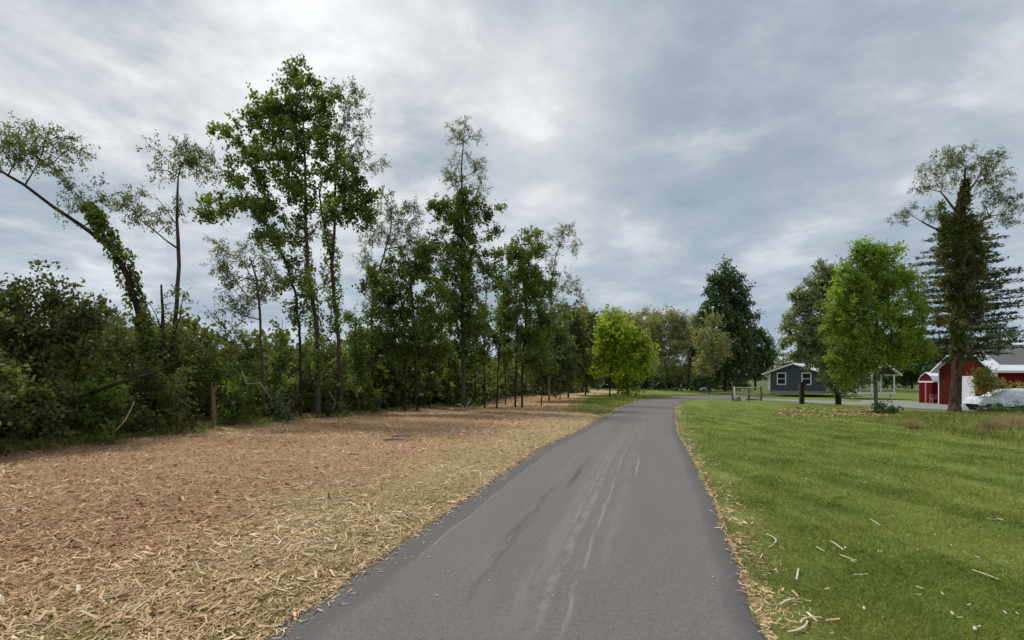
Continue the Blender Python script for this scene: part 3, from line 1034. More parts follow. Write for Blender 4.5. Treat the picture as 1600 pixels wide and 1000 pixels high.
def tree(name, label, cat, Y, trunks, blobs, style='broad', leaf='maple_dark', bark='bark', group=None, dens=1.0, vines=None, step=0.4,
         twig_draw=True, lowpen=0.9, flat=0.8, tipr=0.006, dY=0.0, leafdens=1.0, world=False, crownname='crown', trunkname='trunk', depthj=0.25, trs=0.64):
    """trunks: lists of (u, v, radius[, dy]); blobs: (u, v, ru, rv[, dy[, style, leaf]]) all as seen from the photograph, at distance Y"""
    st = dict(STY[style])
    nodes, par, rad, fixed = [], [], [], []
    tlines = []
    for ti, tr in enumerate(trunks):
        pts = [np.array(p[:3], float) if world else P(p[0], p[1], Y + (p[3] if len(p) > 3 else 0)) for p in tr]
        rr = [p[3] if world else p[2] * trs for p in tr]
        fine, fr = [], []
        for a, b, r0, r1 in zip(pts[:-1], pts[1:], rr[:-1], rr[1:]):
            k = max(1, int(np.linalg.norm(b - a) / 0.3))
            for q in range(k):
                fine.append(a + (b - a) * q / k); fr.append(r0 + (r1 - r0) * q / k)
        fine.append(pts[-1]); fr.append(rr[-1])
        fine = np.array(fine)
        m = len(fine)
        if m > 4:
            ks = np.array([0.25, 0.5, 0.25])
            for _ in range(2):
                fine[1:-1] = 0.25 * fine[:-2] + 0.5 * fine[1:-1] + 0.25 * fine[2:]
            fine[1:-1, 0] += rng.normal(0, 0.012, m - 2); fine[1:-1, 1] += rng.normal(0, 0.02, m - 2)
        tlines.append((fine, np.array(fr)))
        if ti > 0 and len(nodes):
            arr = np.array(nodes)
            p0 = int(np.argmin(np.linalg.norm(arr - fine[0], axis=1)))
            p0 = p0 if np.linalg.norm(arr[p0] - fine[0]) < 0.8 else -1
        else:
            p0 = -1
        for i in range(m):
            nodes.append(fine[i]); par.append(p0 if i == 0 else len(nodes) - 2); fixed.append(fr[i]); rad.append(fr[i])
    base = tlines[0][0][0].copy()
    ntrunk = len(nodes)
    # attractors
    groups = {}
    for bl in blobs:
        u, v, ru, rv_ = bl[:4]
        dy = bl[4] if len(bl) > 4 else 0
        stn = bl[5] if len(bl) > 5 else style
        lf = bl[6] if len(bl) > 6 else leaf
        if world:
            c = np.array([u, v, bl[4]]); R = np.array([ru, rv_, bl[5]]); stn, lf = style, leaf
            area = math.pi * R[0] * R[2]
        else:
            yy = Y + dy
            c = P(u, v, yy); k = yy / F
            R = np.array([ru * k, 0.5 * (ru + rv_) * k * flat, rv_ * k]); area = math.pi * R[0] * R[2]
        n = max(2, int(area * STY[stn]['den'] * dens))
        q = unit(rng.normal(0, 1, (n, 3))) * (rng.uniform(0.02, 1, (n, 1)) ** (1 / 2.4))
        groups.setdefault((stn, lf), []).append((c + q * R, np.repeat(c[None], n, 0)))
    allA, allC, gid = [], [], []
    keys = list(groups)
    for gi, k in enumerate(keys):
        for a, c in groups[k]:
            allA.append(a); allC.append(c); gid.append(np.full(len(a), gi))
    allA = np.concatenate(allA); allC = np.concatenate(allC); gid = np.concatenate(gid)
    tn = np.array(nodes[:ntrunk])
    dd = np.min(np.linalg.norm(allA[:, None, :] - tn[None, ::3, :], axis=2), axis=1)
    o = np.argsort(dd); allA, allC, gid = allA[o], allC[o], gid[o]
    cap = ntrunk + len(allA) * 12 + 10
    ND = np.zeros((cap, 3)); ND[:ntrunk] = tn
    nn = ntrunk
    par = list(par)
    tipmark = []
    thick = np.ones(cap); thick[:ntrunk] = 0
    for i, a in enumerate(allA):
        dv = a - ND[:nn]
        dist = np.linalg.norm(dv, axis=1)
        cost = dist + lowpen * np.maximum(0, -dv[:, 2] + 0.35 * dist) + 0.05 * thick[:nn]
        p = int(np.argmin(cost))
        L = dist[p]
        k = max(1, int(L / step)); k = min(k, 10)
        s0 = ND[p].copy()
        # a bowed limb: leaves the parent outwards, then climbs
        ctrl = s0 + (a - s0) * 0.5 + np.array([0, 0, -0.12 * L]) + rng.normal(0, 0.06 * L + 0.01, 3)
        for q in range(1, k + 1):
            t = q / k
            ND[nn] = s0 * (1 - t) ** 2 + ctrl * 2 * t * (1 - t) + a * t * t
            par.append(p if q == 1 else nn - 1)
            thick[nn] = thick[p] + q
            nn += 1
        tipmark.append(nn - 1)
    ND = ND[:nn]; par = np.array(par)
    R = np.zeros(nn); e = 2.3
    for i in tipmark: R[i] += tipr ** e
    for i in range(nn - 1, ntrunk - 1, -1):
        if R[i] == 0: R[i] = tipr ** e
        if par[i] >= 0: R[par[i]] += R[i]
    R = R ** (1 / e)
    fx = np.array(fixed)
    R[:ntrunk] = fx
    root = thing(name, label, cat, base, group)
    # trunk mesh
    for ti, (fine, fr) in enumerate(tlines):
        V, Q = prisms(fine[:-1], fine[1:], fr[:-1], fr[1:], 8)
        nm_ = trunkname if ti == 0 or trunkname == 'stem' or np.linalg.norm(fine[0] - tlines[0][0][0]) < 1.2 else 'limb'
        link(nm_, mesh_np(nm_, V - base, Q, smooth=True), M[bark], root)
    idx = np.arange(ntrunk, nn)
    if len(idx):
        pa = par[idx]
        ra = np.minimum(R[pa], R[idx] * 1.35)
        parts = [prisms(ND[pa], ND[idx], ra, R[idx], 4)]
    else:
        parts = []
    for gi, k in enumerate(keys):
        sel = gid == gi
        s2 = dict(STY[k[0]])
        outw = unit(allA[sel] - allC[sel])
        V, Q, rv_, ta, tb = leaf_cloud(allA[sel], outw, s2, leafdens)
        cn = crownname
        link(cn, mesh_np(cn, V - base, Q, {'rnd': rv_}), M[k[1]], root, kind='stuff')
        if twig_draw:
            tips = np.repeat(allA[sel], s2['tw'], 0)
            tv = np.full(len(tips), tipr * 0.6)
            parts.append(prisms(tips, tb, tv, tv * 0.5, 3))
    V, Q = join(parts)
    link('branches', mesh_np('branches', V - base, Q), M[bark], root, kind='stuff')
    for vn in (vines or []):
        pts = [P(p[0], p[1], Y + (p[3] if len(p) > 3 else 0)) for p in vn['pts']]
        V, Q, rv_ = vine_leaves(pts, [p[2] for p in vn['pts']], vn['n'], vn.get('l', 0.12))
        link('vine', mesh_np('vine', V - base, Q, {'rnd': rv_}), M[vn.get('leaf', 'vine')], root, kind='stuff')
    return root


# --- the row of trees on the left, nearest first
tree('leaning_tree', 'vine wrapped tree leaning far out to the left, bare dark limb and feathery crown', 'tree', 15.0,
     [[(238, 650, .15), (236, 590, .14), (228, 530, .13), (212, 470, .12), (192, 415, .115), (170, 382, .11), (140, 362, .085), (105, 338, .075), (70, 314, .068), (40, 288, .06), (10, 275, .055), (-40, 240, .045), (-90, 225, .03)],
      [(170, 382, .08), (155, 355, .06), (142, 335, .045), (132, 322, .02)], [(40, 288, .03), (52, 268, .022), (62, 250, .015)], [(12, 276, .03), (22, 255, .02), (30, 240, .012)]],
     [(45, 222, 52, 26), (100, 226, 34, 20), (15, 232, 36, 26), (72, 252, 34, 16), (-50, 225, 50, 30), (118, 300, 30, 14), (145, 312, 22, 16), (115, 335, 18, 14), (80, 270, 24, 8), (45, 200, 14, 12)],
     'airy', 'locust', 'bark_dark', vines=[dict(pts=[(158, 352, .1), (150, 335, .3), (140, 322, .2)], n=500, l=0.1), dict(pts=[(236, 575, .20), (228, 520, .20), (214, 465, .22), (196, 420, .26), (180, 390, .26), (160, 355, .22), (145, 330, .20), (138, 318, .08)], n=3600, l=0.11)], dens=1.25)
tree('split_crown_tree', 'slender crooked tree with two small airy crowns, between the leaning tree and the big maple', 'tree', 17.0,
     [[(268, 650, .12), (268, 580, .11), (272, 520, .10), (278, 460, .09), (279, 400, .085), (279, 370, .08), (272, 348, .07), (281, 325, .06), (274, 300, .05), (276, 275, .035), (283, 255, .02)],
      [(277, 388, .05), (262, 376, .035), (245, 366, .03), (226, 350, .02), (212, 335, .012)],
      [(273, 348, .03), (258, 325, .018), (240, 303, .008)]],
     [(268, 240, 28, 22), (300, 250, 30, 18), (330, 262, 26, 18), (252, 262, 18, 14), (282, 226, 20, 12), (222, 322, 34, 20), (200, 312, 18, 12), (246, 338, 26, 16), (290, 315, 14, 14), (318, 240, 20, 12)],
     'airy', 'locust', 'bark', dens=1.35)
tree('dead_snag', 'broken dead trunk with hanging dry twigs beside the slender crooked tree', 'dead tree', 16.6,
     [[(258, 650, .09), (256, 560, .09), (253, 500, .075), (252, 445, .04)], [(254, 520, .03), (243, 490, .02), (232, 470, .01)], [(262, 560, .04), (280, 500, .03), (288, 455, .012)]],
     [(284, 470, 16, 20), (270, 520, 16, 24)], 'airy', 'hedge', 'bark_dark', dens=1.1)
tree('small_locust', 'small thin tree with sparse drooping foliage left of the big maple', 'tree', 18.0,
     [[(412, 640, .08), (410, 560, .075), (406, 500, .065), (404, 450, .055), (398, 420, .045), (390, 400, .02)], [(404, 450, .03), (388, 425, .02), (375, 400, .01)]],
     [(362, 398, 34, 22), (348, 430, 26, 20), (392, 440, 30, 26), (420, 450, 24, 28), (378, 470, 34, 24), (412, 400, 24, 20), (350, 478, 20, 16)],
     'airy', 'locust', 'bark', dens=1.15)
tree('big_maple', 'tallest tree on the left, broad dark green ragged crown on a slim straight trunk', 'tree', 21.0,
     [[(497, 657, .17), (497, 600, .155), (497, 552, .14), (493, 488, .125), (485, 456, .12), (480, 408, .11), (478, 360, .10), (477, 300, .085), (476, 250, .065), (474, 190, .04), (468, 140, .02)]],
     [(463, 128, 22, 30), (487, 150, 26, 34), (450, 165, 30, 34), (415, 150, 12, 26), (432, 190, 36, 34), (398, 175, 14, 24), (400, 215, 34, 28), (365, 215, 26, 13), (340, 203, 12, 8), (372, 240, 30, 16), (470, 215, 48, 44),
      (385, 275, 36, 24), (440, 262, 48, 34), (345, 322, 34, 20), (388, 318, 38, 22), (332, 340, 22, 12), (425, 330, 40, 28), (455, 370, 36, 20), (410, 365, 36, 14), (480, 300, 36, 36), (516, 175, 26, 34), (508, 240, 30, 36)],
     'broad', 'maple_dark', 'bark', dens=0.70, depthj=0.3,
     vines=[dict(pts=[(497, 600, .1), (497, 552, .30), (493, 488, .34), (484, 450, .30), (480, 408, .26), (478, 380, .1)], n=2300, l=0.11, leaf='maple_dark')])
tree('twin_trunk_tree', 'pale topped narrow tree just right of the tallest one, leafy vines up its trunk', 'tree', 22.3,
     [[(534, 643, .15), (531, 600, .14), (530, 552, .13), (523, 472, .12), (518, 408, .11), (523, 365, .09), (524, 300, .075), (524, 240, .06), (536, 190, .035), (544, 150, .015)],
      [(518, 408, .08), (509, 366, .07), (500, 320, .06), (499, 290, .04), (508, 265, .02)]],
     [(545, 150, 20, 22), (556, 185, 20, 30), (545, 225, 26, 30), (562, 240, 14, 24), (540, 275, 28, 24, 0, 'broad', 'maple_dark'), (560, 310, 28, 26, 0, 'broad', 'maple_dark'), (572, 345, 18, 16, 0, 'broad', 'maple_dark'),
      (520, 330, 24, 30, 0, 'broad', 'maple_dark'), (597, 262, 6, 10), (578, 262, 8, 6)],
     'airy', 'locust', 'bark', dens=1.15,
     vines=[dict(pts=[(524, 520, .3), (522, 470, .34), (518, 430, .42), (516, 390, .32), (512, 360, .15)], n=2600, l=0.11, leaf='maple_dark'),
            dict(pts=[(490, 560, .25), (488, 480, .24), (480, 420, .12)], n=900, l=0.11, leaf='maple_dark')])
tree('leaning_sapling', 'thin dark sapling slanting up left behind the tallest tree trunk', 'tree', 20.0,
     [[(470, 650, .09), (469, 560, .085), (468, 520, .08), (462, 456, .07), (448, 415, .06), (436, 385, .045), (428, 355, .02)]],
     [(468, 470, 16, 40), (446, 440, 14, 18), (452, 400, 16, 16), (420, 372, 26, 14)], 'broad', 'maple_dark', 'bark_dark', dens=0.8)
tree('pale_top_tree', 'yellowish airy topped tree behind and right of the tallest tree', 'tree', 25.0,
     [[(582, 645, .11), (581, 560, .10), (580, 510, .09), (582, 450, .08), (600, 400, .06), (612, 350, .035), (612, 320, .015)]],
     [(606, 306, 18, 12), (600, 335, 24, 20), (628, 340, 30, 22), (590, 372, 26, 20), (622, 378, 34, 22), (582, 410, 22, 18), (645, 325, 16, 14), (578, 460, 20, 30), (640, 370, 20, 20)],
     'airy', 'locust', 'bark', dens=1.1)
tree('mid_dark_tree', 'dark leafy tree on thin double stems left of the ivy column tree', 'tree', 24.0,
     [[(652, 641, .10), (650, 590, .10), (648, 540, .09), (645, 480, .08), (640, 420, .05), (636, 390, .02)], [(633, 642, .09), (633, 545, .08), (630, 484, .06), (620, 440, .03)]],
     [(640, 402, 34, 26), (610, 425, 34, 24), (660, 440, 36, 32), (620, 470, 36, 30), (650, 500, 36, 30), (598, 505, 26, 34), (592, 455, 24, 24), (672, 395, 16, 20), (680, 480, 22, 40), (610, 550, 34, 28), (665, 550, 34, 28), (630, 520, 40, 30), (575, 540, 26, 30), (690, 530, 22, 34)],
     'broad', 'vine', 'bark_dark', dens=0.72)
tree('ivy_column_tree', 'tall columnar tree smothered in dark ivy with a pale feathery top', 'tree', 26.0,
     [[(724, 632, .16), (724, 560, .15), (723, 480, .14), (722, 400, .13), (722, 330, .10), (721, 270, .06), (724, 220, .03), (726, 195, .012)]],
     [(724, 196, 14, 14), (708, 205, 14, 12), (742, 205, 14, 14), (722, 225, 24, 16), (706, 262, 18, 20), (734, 256, 22, 20), (716, 284, 26, 18), (745, 275, 12, 14), (752, 300, 14, 12),
      (725, 315, 30, 20, 0, 'dense', 'vine'), (735, 345, 30, 26, 0, 'dense', 'vine'), (700, 335, 20, 22, 0, 'broad', 'vine'), (672, 330, 20, 16, 0, 'broad', 'vine'), (768, 332, 15, 15, 0, 'broad', 'vine'), (772, 362, 14, 12, 0, 'broad', 'vine'),
      (730, 400, 44, 34, 0, 'dense', 'vine'), (700, 380, 24, 22, 0, 'broad', 'vine'), (722, 450, 42, 34, 0, 'dense', 'vine'), (768, 425, 20, 26, 0, 'broad', 'vine'), (715, 505, 38, 34, 0, 'dense', 'vine'), (745, 500, 22, 34, 0, 'broad', 'vine'), (690, 440, 18, 26, 0, 'broad', 'vine')],
     'airy', 'locust', 'bark', dens=0.80,
     vines=[dict(pts=[(724, 560, .3), (723, 500, .5), (723, 420, .6), (724, 350, .5), (722, 300, .2)], n=7000, l=0.13)])
tree('two_stem_tree', 'dark leafy tree on two bare stems standing out in the mulch', 'tree', 28.5,
     [[(816, 637, .085), (816, 590, .08), (820, 520, .075), (824, 450, .06), (826, 400, .04), (826, 365, .015)], [(805, 637, .085), (806, 590, .08), (808, 520, .07), (806, 470, .05), (812, 430, .02)]],
     [(826, 366, 12, 18), (820, 390, 26, 18), (834, 400, 26, 20), (808, 418, 26, 22), (842, 430, 30, 24), (815, 455, 34, 24), (848, 462, 28, 22), (798, 490, 18, 26), (822, 495, 26, 24), (845, 505, 20, 20), (815, 545, 26, 28), (850, 560, 24, 26), (835, 525, 28, 22), (795, 545, 16, 22)],
     'broad', 'maple_dark', 'bark_dark', dens=0.82)
tree('thin_stem_tree', 'thin stemmed leafy tree in the gap right of the ivy column', 'tree', 28.0,
     [[(757, 637, .07), (757, 560, .065), (757, 500, .05), (762, 440, .03), (764, 410, .012)], [(776, 637, .07), (778, 590, .06), (782, 530, .05), (786, 470, .03), (788, 430, .012)]],
     [(765, 500, 18, 30), (785, 510, 16, 34), (792, 450, 14, 26), (757, 560, 16, 22), (788, 400, 12, 16)], 'broad', 'maple_dark', 'bark_dark', dens=0.8)
tree('arching_locust', 'sparse pale locust arching right above the end of the tree row', 'tree', 33.0,
     [[(858, 628, .10), (858, 560, .09), (860, 500, .08), (862, 440, .06), (868, 400, .04), (880, 370, .02)], [(862, 470, .04), (878, 450, .03), (892, 430, .015)]],
     [(884, 362, 22, 15), (898, 384, 12, 14), (864, 376, 14, 14), (862, 410, 16, 16), (888, 440, 20, 14), (900, 462, 14, 18), (872, 470, 20, 20), (850, 450, 12, 20)],
     'airy', 'locust', 'bark_pale', dens=0.9)
for (u, top, Y, lean, lab) in [(560, 478, 23, -6, 'thin sapling just right of the twin pale topped tree'), (604, 470, 27, 5, 'thin sapling under the yellowish airy top'), (672, 462, 27.5, -4, 'thin sapling left of the ivy column'),
                               (700, 452, 29, 5, 'sapling touching the left side of the ivy column'), (742, 462, 30, 4, 'sapling touching the right side of the ivy column'), (790, 440, 31, -3, 'sapling just left of the two bare stems'),
                               (846, 470, 31, 5, 'sapling just right of the two bare stems'), (875, 480, 38, 4, 'sapling under the arching locust'), (436, 500, 20, 5, 'thin sapling left of the slanting dark sapling'), (556, 500, 24, 9, 'slanting sapling behind the twin pale topped tree')]:
    bv = HZ + F * H / Y
    tree('sapling', lab, 'sapling', Y, [[(u, bv, .05), (u + lean * .4, (bv + top) / 2, .04), (u + lean, top, .01)]],
         [(u + lean, top + 18, 11, 18), (u + lean * .6, top + 50, 15, 20), (u + lean * .3, top + 85, 19, 22), (u + lean * .2, (bv + top) / 2 + 25, 18, 20)], 'broad', 'maple_dark', 'bark', dens=0.80, trs=0.8)
# rounder trees that close the row towards the bend
for i, (u, v, ru, rv_, Y, lf, lab) in enumerate([
        (858, 545, 34, 62, 36, 'hedge_far', 'dense green roadside tree beneath the arching locust'),
        (888, 530, 28, 50, 42, 'hedge_far', 'round green tree after the arching locust along the mulch'),
        (915, 545, 26, 52, 49, 'hedge_far', 'green tree closing the row left of the yellow green tree'),
        (905, 505, 22, 26, 58, 'olive', 'pale topped tree rising behind the end of the row')]):
    tree('roadside_tree', lab, 'tree', Y, [[(u, 590 + F * H / Y, .12), (u + 2, v, .08), (u, v - rv_ * .7, .03)]],
         [(u, v, ru, rv_ * .62), (u - ru * .5, v + rv_ * .4, ru * .7, rv_ * .5), (u + ru * .5, v + rv_ * .35, ru * .7, rv_ * .5), (u + 4, v - rv_ * .6, ru * .45, rv_ * .4), (u, v + rv_ * .8, ru * .9, rv_ * .35)],
         'far', lf, 'bark', dens=1.9, group='trees closing the row')

# --- hedge thicket under the row: two ranks of shrubs following the mulch edge
hy = 8.0
STUMP = G(333, 674)
k = 0
HG = 'shrubs of the tangled hedge'
while hy < 60:
    hx = float(hedge_x(hy)) + 0.75 + 0.35 * (1 - float(sstep(hy, 12, 18)))
    gap = 1.25 + hy * 0.035
    near = hy < 30
    s = 1.0 if near else 1.35
    lf = 'hedge' if hy < 26 else 'hedge_far'
    stl = 'dense' if hy < 24 else 'far'
    zt = 1.15 + 0.35 * rng.uniform()
    z0 = float(tz(hx, hy))
    dn = 1.05 if stl == 'dense' else 1.8
    hm = 3.0 + 0.7 * rng.uniform() if hy < 28 else 2.7 + 0.6 * rng.uniform()
    if math.hypot(hx - STUMP[0], hy - STUMP[1]) > 1.25 and math.hypot(hx - .7 - STUMP[0], hy - STUMP[1]) > 1.1:
        tree('hedge_shrub', 'dark leafy shrub at the front of the tangled hedge beside the mulch', 'shrub', hy,
             [[(hx - .6, hy + .4, z0, .03), (hx - .6, hy + .4, z0 + .7, .02), (hx - .7, hy + .5, z0 + 1.3, .01)]],
             [(hx - .5, hy + .3, .85 * s, .85 * s, z0 + .75, .75), (hx - .9, hy + .6, .9 * s, .8 * s, z0 + 1.55, .65)],
             stl, (lf if k % 3 else ('vine' if hy < 40 else lf)), 'bark_dark', world=True, dens=dn, group=HG, crownname='foliage', trunkname='stem', twig_draw=False)
    bx_, by_ = hx - 2.3 - 0.5 * rng.uniform(), hy + .8
    tree('hedge_shrub', 'tall leafy shrub in the back rank of the tangled hedge', 'shrub', hy,
         [[(bx_, by_, z0, .06), (bx_ + .1, by_ + .1, z0 + 1.4, .045), (bx_, by_ + .2, z0 + 2.4, .02)]],
         [(bx_, by_, 1.3 * s, 1.1 * s, z0 + 1.0, 1.0), (bx_ + .2, by_, 1.25 * s, 1.0 * s, z0 + hm - .95, 1.0)],
         stl, lf, 'bark_dark', world=True, dens=dn * 0.95, group=HG + ' back rank', crownname='foliage', trunkname='stem', twig_draw=False)
    cx_, cy_ = bx_ - 2.6, by_ + 1.4
    tree('hedge_shrub', 'shadowy shrub deep behind the front ranks of the tangled hedge', 'shrub', hy,
         [[(cx_, cy_, z0, .06), (cx_ + .1, cy_ + .1, z0 + 1.4, .045), (cx_, cy_ + .2, z0 + 2.4, .02)]],
         [(cx_, cy_, 1.6, 1.5, z0 + 1.0, 1.1), (cx_ + .2, cy_, 1.5, 1.3, z0 + hm - .9, .8)],
         'far', lf, 'bark_dark', world=True, dens=1.5, group=HG + ' deep rank', crownname='foliage', trunkname='stem', twig_draw=False)
    hy += gap * (0.9 + 0.25 * rng.uniform())
    k += 1
print('hedge pairs', k)
tree('elder_bush', 'big spreading dark bush at the far left, taller than the hedge', 'bush', 13.0,
     [[(60, 690, .08), (64, 600, .07), (80, 520, .05), (90, 470, .02)], [(40, 690, .06), (20, 560, .05), (10, 480, .02)], [(90, 690, .06), (120, 580, .05), (140, 500, .02)]],
     [(30, 480, 46, 34), (85, 462, 34, 26), (58, 440, 18, 12), (120, 480, 34, 26), (150, 500, 26, 22), (60, 520, 70, 40), (-20, 500, 40, 50), (10, 455, 26, 22), (125, 545, 60, 34), (170, 515, 14, 14)],
     'dense', 'hedge', 'bark_dark', dens=0.95)
tree('bright_weed', 'light green leafy weed clump at the hedge foot left of the tallest tree', 'plant', 18.6,
     [[(440, 656, .012), (440, 630, .01), (438, 610, .006)]], [(440, 640, 16, 12), (436, 618, 12, 12)], 'dense', 'weed', 'bark', dens=1.2, twig_draw=False, crownname='foliage', trunkname='stem')

# --- trees round the bend
tree('yellow_green_tree', 'bright yellow green young tree beside the path bend', 'tree', 44.0,
     [[(953, 620, .10), (953, 600, .09), (955, 570, .08), (960, 530, .06), (965, 500, .02)], [(954, 596, .05), (966, 576, .04), (975, 555, .02)]],
     [(965, 505, 18, 14), (952, 528, 18, 20), (975, 535, 24, 20), (1000, 545, 20, 12), (1012, 556, 10, 8), (960, 560, 26, 18), (988, 566, 24, 12), (936, 552, 8, 16), (945, 578, 14, 8)], 'far', 'lime', 'bark_dark', dens=2.1)
tree('young_bend_tree', 'small second yellow green tree with leafy skirt by the bend', 'tree', 46.5,
     [[(981, 617, .09), (982, 600, .08), (985, 575, .05), (988, 560, .02)]], [(985, 580, 22, 12), (996, 566, 16, 14), (980, 608, 9, 8), (978, 592, 12, 10)], 'far', 'lime', 'bark_dark', dens=2.0)
tree('small_trunk_tree', 'short thin tree with dark trunk right of the yellow green trees', 'tree', 49,
     [[(994, 614, .06), (995, 600, .05), (997, 585, .03)]], [(1000, 582, 16, 10), (1008, 572, 10, 10)], 'far', 'hedge_far', 'bark_dark', dens=2.0)
for (u, top, ru, Y, lean, lab) in [(935, 492, 24, 72, 4, 'leftmost olive locust behind the yellow green tree'), (968, 482, 26, 80, -3, 'second olive locust in the row behind the bend'),
                                   (1003, 484, 26, 76, 8, 'olive locust with brown haze of new leaves, third behind the bend'), (1040, 484, 30, 70, 10, 'widest olive locust with visible forked trunk behind the bend'),
                                   (1074, 494, 24, 74, 14, 'olive locust next to the tall dark tree')]:
    bv = HZ + F * H / Y
    tree('olive_locust', lab, 'tree', Y,
         [[(u, bv, .22), (u + lean * .3, 570, .18), (u + lean, 530, .13), (u + lean * 1.4, top + 16, .04)], [(u + lean * .5, 565, .10), (u - ru * .5, 530, .07), (u - ru * .7, top + 22, .03)]],
         [(u + lean, top + 14, ru * .8, 13), (u - ru * .6, top + 26, ru * .55, 15), (u + ru * .7, top + 26, ru * .6, 15), (u, top + 42, ru, 18), (u + lean, top + 62, ru * 1.0, 18), (u - 8, top + 85, ru, 14)],
         'farairy', 'olive', 'bark', dens=2.5, group='olive locusts behind the bend')
tree('tall_dark_tree', 'tall dark green tree right of the olive locusts', 'tree', 68,
     [[(1133, 611, .32), (1134, 580, .28), (1136, 500, .18), (1134, 440, .06)]],
     [(1132, 430, 18, 16), (1120, 452, 18, 22), (1146, 450, 20, 24), (1160, 475, 18, 18), (1130, 490, 34, 34), (1165, 500, 16, 20), (1105, 500, 16, 22), (1140, 535, 36, 30), (1115, 560, 26, 30), (1150, 575, 26, 20)], 'far', 'darktree', 'bark_dark', dens=1.7)
tree('round_dark_tree', 'round dark tree left of the slate blue house', 'tree', 72,
     [[(1180, 609, .25), (1180, 580, .2), (1180, 530, .08)]], [(1172, 525, 22, 18), (1188, 540, 22, 22), (1200, 560, 14, 16), (1172, 565, 26, 20), (1190, 582, 16, 8)], 'far', 'darktree', 'bark_dark', dens=1.7)
tree('blossom_tree', 'olive tree with pale blossom tufts in front of the tall dark tree', 'tree', 61,
     [[(1108, 613, .18), (1110, 590, .16), (1112, 550, .1), (1112, 510, .03)]],
     [(1113, 505, 13, 11), (1098, 525, 14, 14), (1124, 530, 12, 12), (1108, 550, 20, 18), (1128, 552, 8, 10), (1100, 575, 16, 14)], 'farairy', 'olive', 'bark_dark', dens=2.6)
for (u, ru, hgt, Y) in [(945, 34, 20, 82), (985, 34, 22, 84), (1030, 34, 18, 86), (1070, 34, 20, 84), (1100, 30, 24, 80), (1140, 30, 18, 84)]:
    bv = HZ + F * H / Y
    tree('wood_edge_shrub', 'low dark shrub under the trees behind the bend', 'shrub', Y, [[(u, bv, .08), (u, bv - 14, .04)]],
         [(u, bv - hgt * .45, ru, hgt * .6), (u + 8, bv - hgt, ru * .7, hgt * .5)], 'far', 'darktree', 'bark_dark', dens=1.6, group='low shrubs at the wood edge', twig_draw=False, crownname='foliage', trunkname='stem')


# --- conifers
def conifer(name, label, Y, base, top, prof, leaf, whorl, nb, needle, up, group=None, r0=0.2, depth=1.0, tuft=9):
    """prof: [(v, half width px)] crown half width by height"""
    pb = P(base[0], base[1], Y); pt = P(top[0], top[1], Y)
    root = thing(name, label, 'conifer', pb, group)
    Hh = pt[2] - pb[2]
    zs_ = np.arange(0, Hh, 0.4)
    line = pb + (pt - pb) * (zs_ / Hh)[:, None]
    rr = r0 * (1 - zs_ / Hh * 0.92)
    V, Q = prisms(line[:-1], line[1:], rr[:-1], rr[1:], 7)
    link('trunk', mesh_np('trunk', V - pb, Q, smooth=True), M['bark'], root)
    pv_ = np.array([p[0] for p in prof][::-1], float); pw = np.array([p[1] for p in prof][::-1], float)
    zz = H + (HZ - np.array([p[0] for p in prof], float)) / F * Y
    ww = np.array([p[1] for p in prof], float) / F * Y
    o_ = np.argsort(zz); zz, ww = zz[o_], ww[o_]
    A, B, C, AX = [], [], [], []
    z = zz[0]
    while z < zz[-1]:
        Wd = float(np.interp(z, zz, ww))
        off = rng.uniform(0, 6.28)
        for b in range(nb):
            az = off + b * 2 * math.pi / nb + rng.normal(0, 0.2)
            L = Wd * rng.uniform(0.45, 1.18)
            dirv = np.array([math.cos(az), math.sin(az) * depth, 0])
            z0 = z + rng.uniform(-.5, .5) * whorl * 0.7
            p0 = pb + (pt - pb) * ((z0 - pb[2]) / Hh)
            ns = max(2, int(L / 0.3))
            prev = p0
            for s_ in range(1, ns + 1):
                t = s_ / ns
                cur = p0 + dirv * L * t + np.array([0, 0, up * L * t * t - 0.06 * L * t])
                A.append(prev); B.append(cur); prev = cur
                if t > 0.22:
                    m = tuft
                    lat = np.cross(dirv, [0, 0, 1.0])
                    spread = rng.normal(0, 1, (m, 1)) * 0.16 * (1.3 - t) * min(L, 1.8) + rng.normal(0, 0.06, (m, 1))
                    cc = cur + lat * spread + rng.normal(0, 0.05, (m, 3)) + dirv * rng.uniform(-.15, .15, (m, 1)) + np.array([0, 0, 1]) * rng.uniform(0, 0.08, (m, 1))
                    C.append(cc)
                    AX.append(unit(dirv * 0.6 + lat * np.sign(spread) * 0.5 + rng.normal(0, 0.35, (m, 3)) + np.array([0, 0, up])))
        z += whorl * rng.uniform(0.75, 1.25)
    A, B, C, AX = np.array(A), np.array(B), np.concatenate(C), np.concatenate(AX)
    ra = np.full(len(A), 0.018)
    V, Q = prisms(A, B, ra, ra * 0.8, 3)
    link('branches', mesh_np('branches', V - pb, Q), M['bark'], root, kind='stuff')
    m = len(C)
    nm = unit(rng.normal(0, 0.5, (m, 3)) + np.array([0, 0, 1]))
    l = needle * rng.uniform(0.6, 1.3, m)
    V, Q = quads_from(C, AX, unit(np.cross(nm, AX)), l, l * 0.32)
    link('crown', mesh_np('crown', V - pb, Q, {'rnd': rng.uniform(0, 1, m)}), M[leaf], root, kind='stuff')
    return root


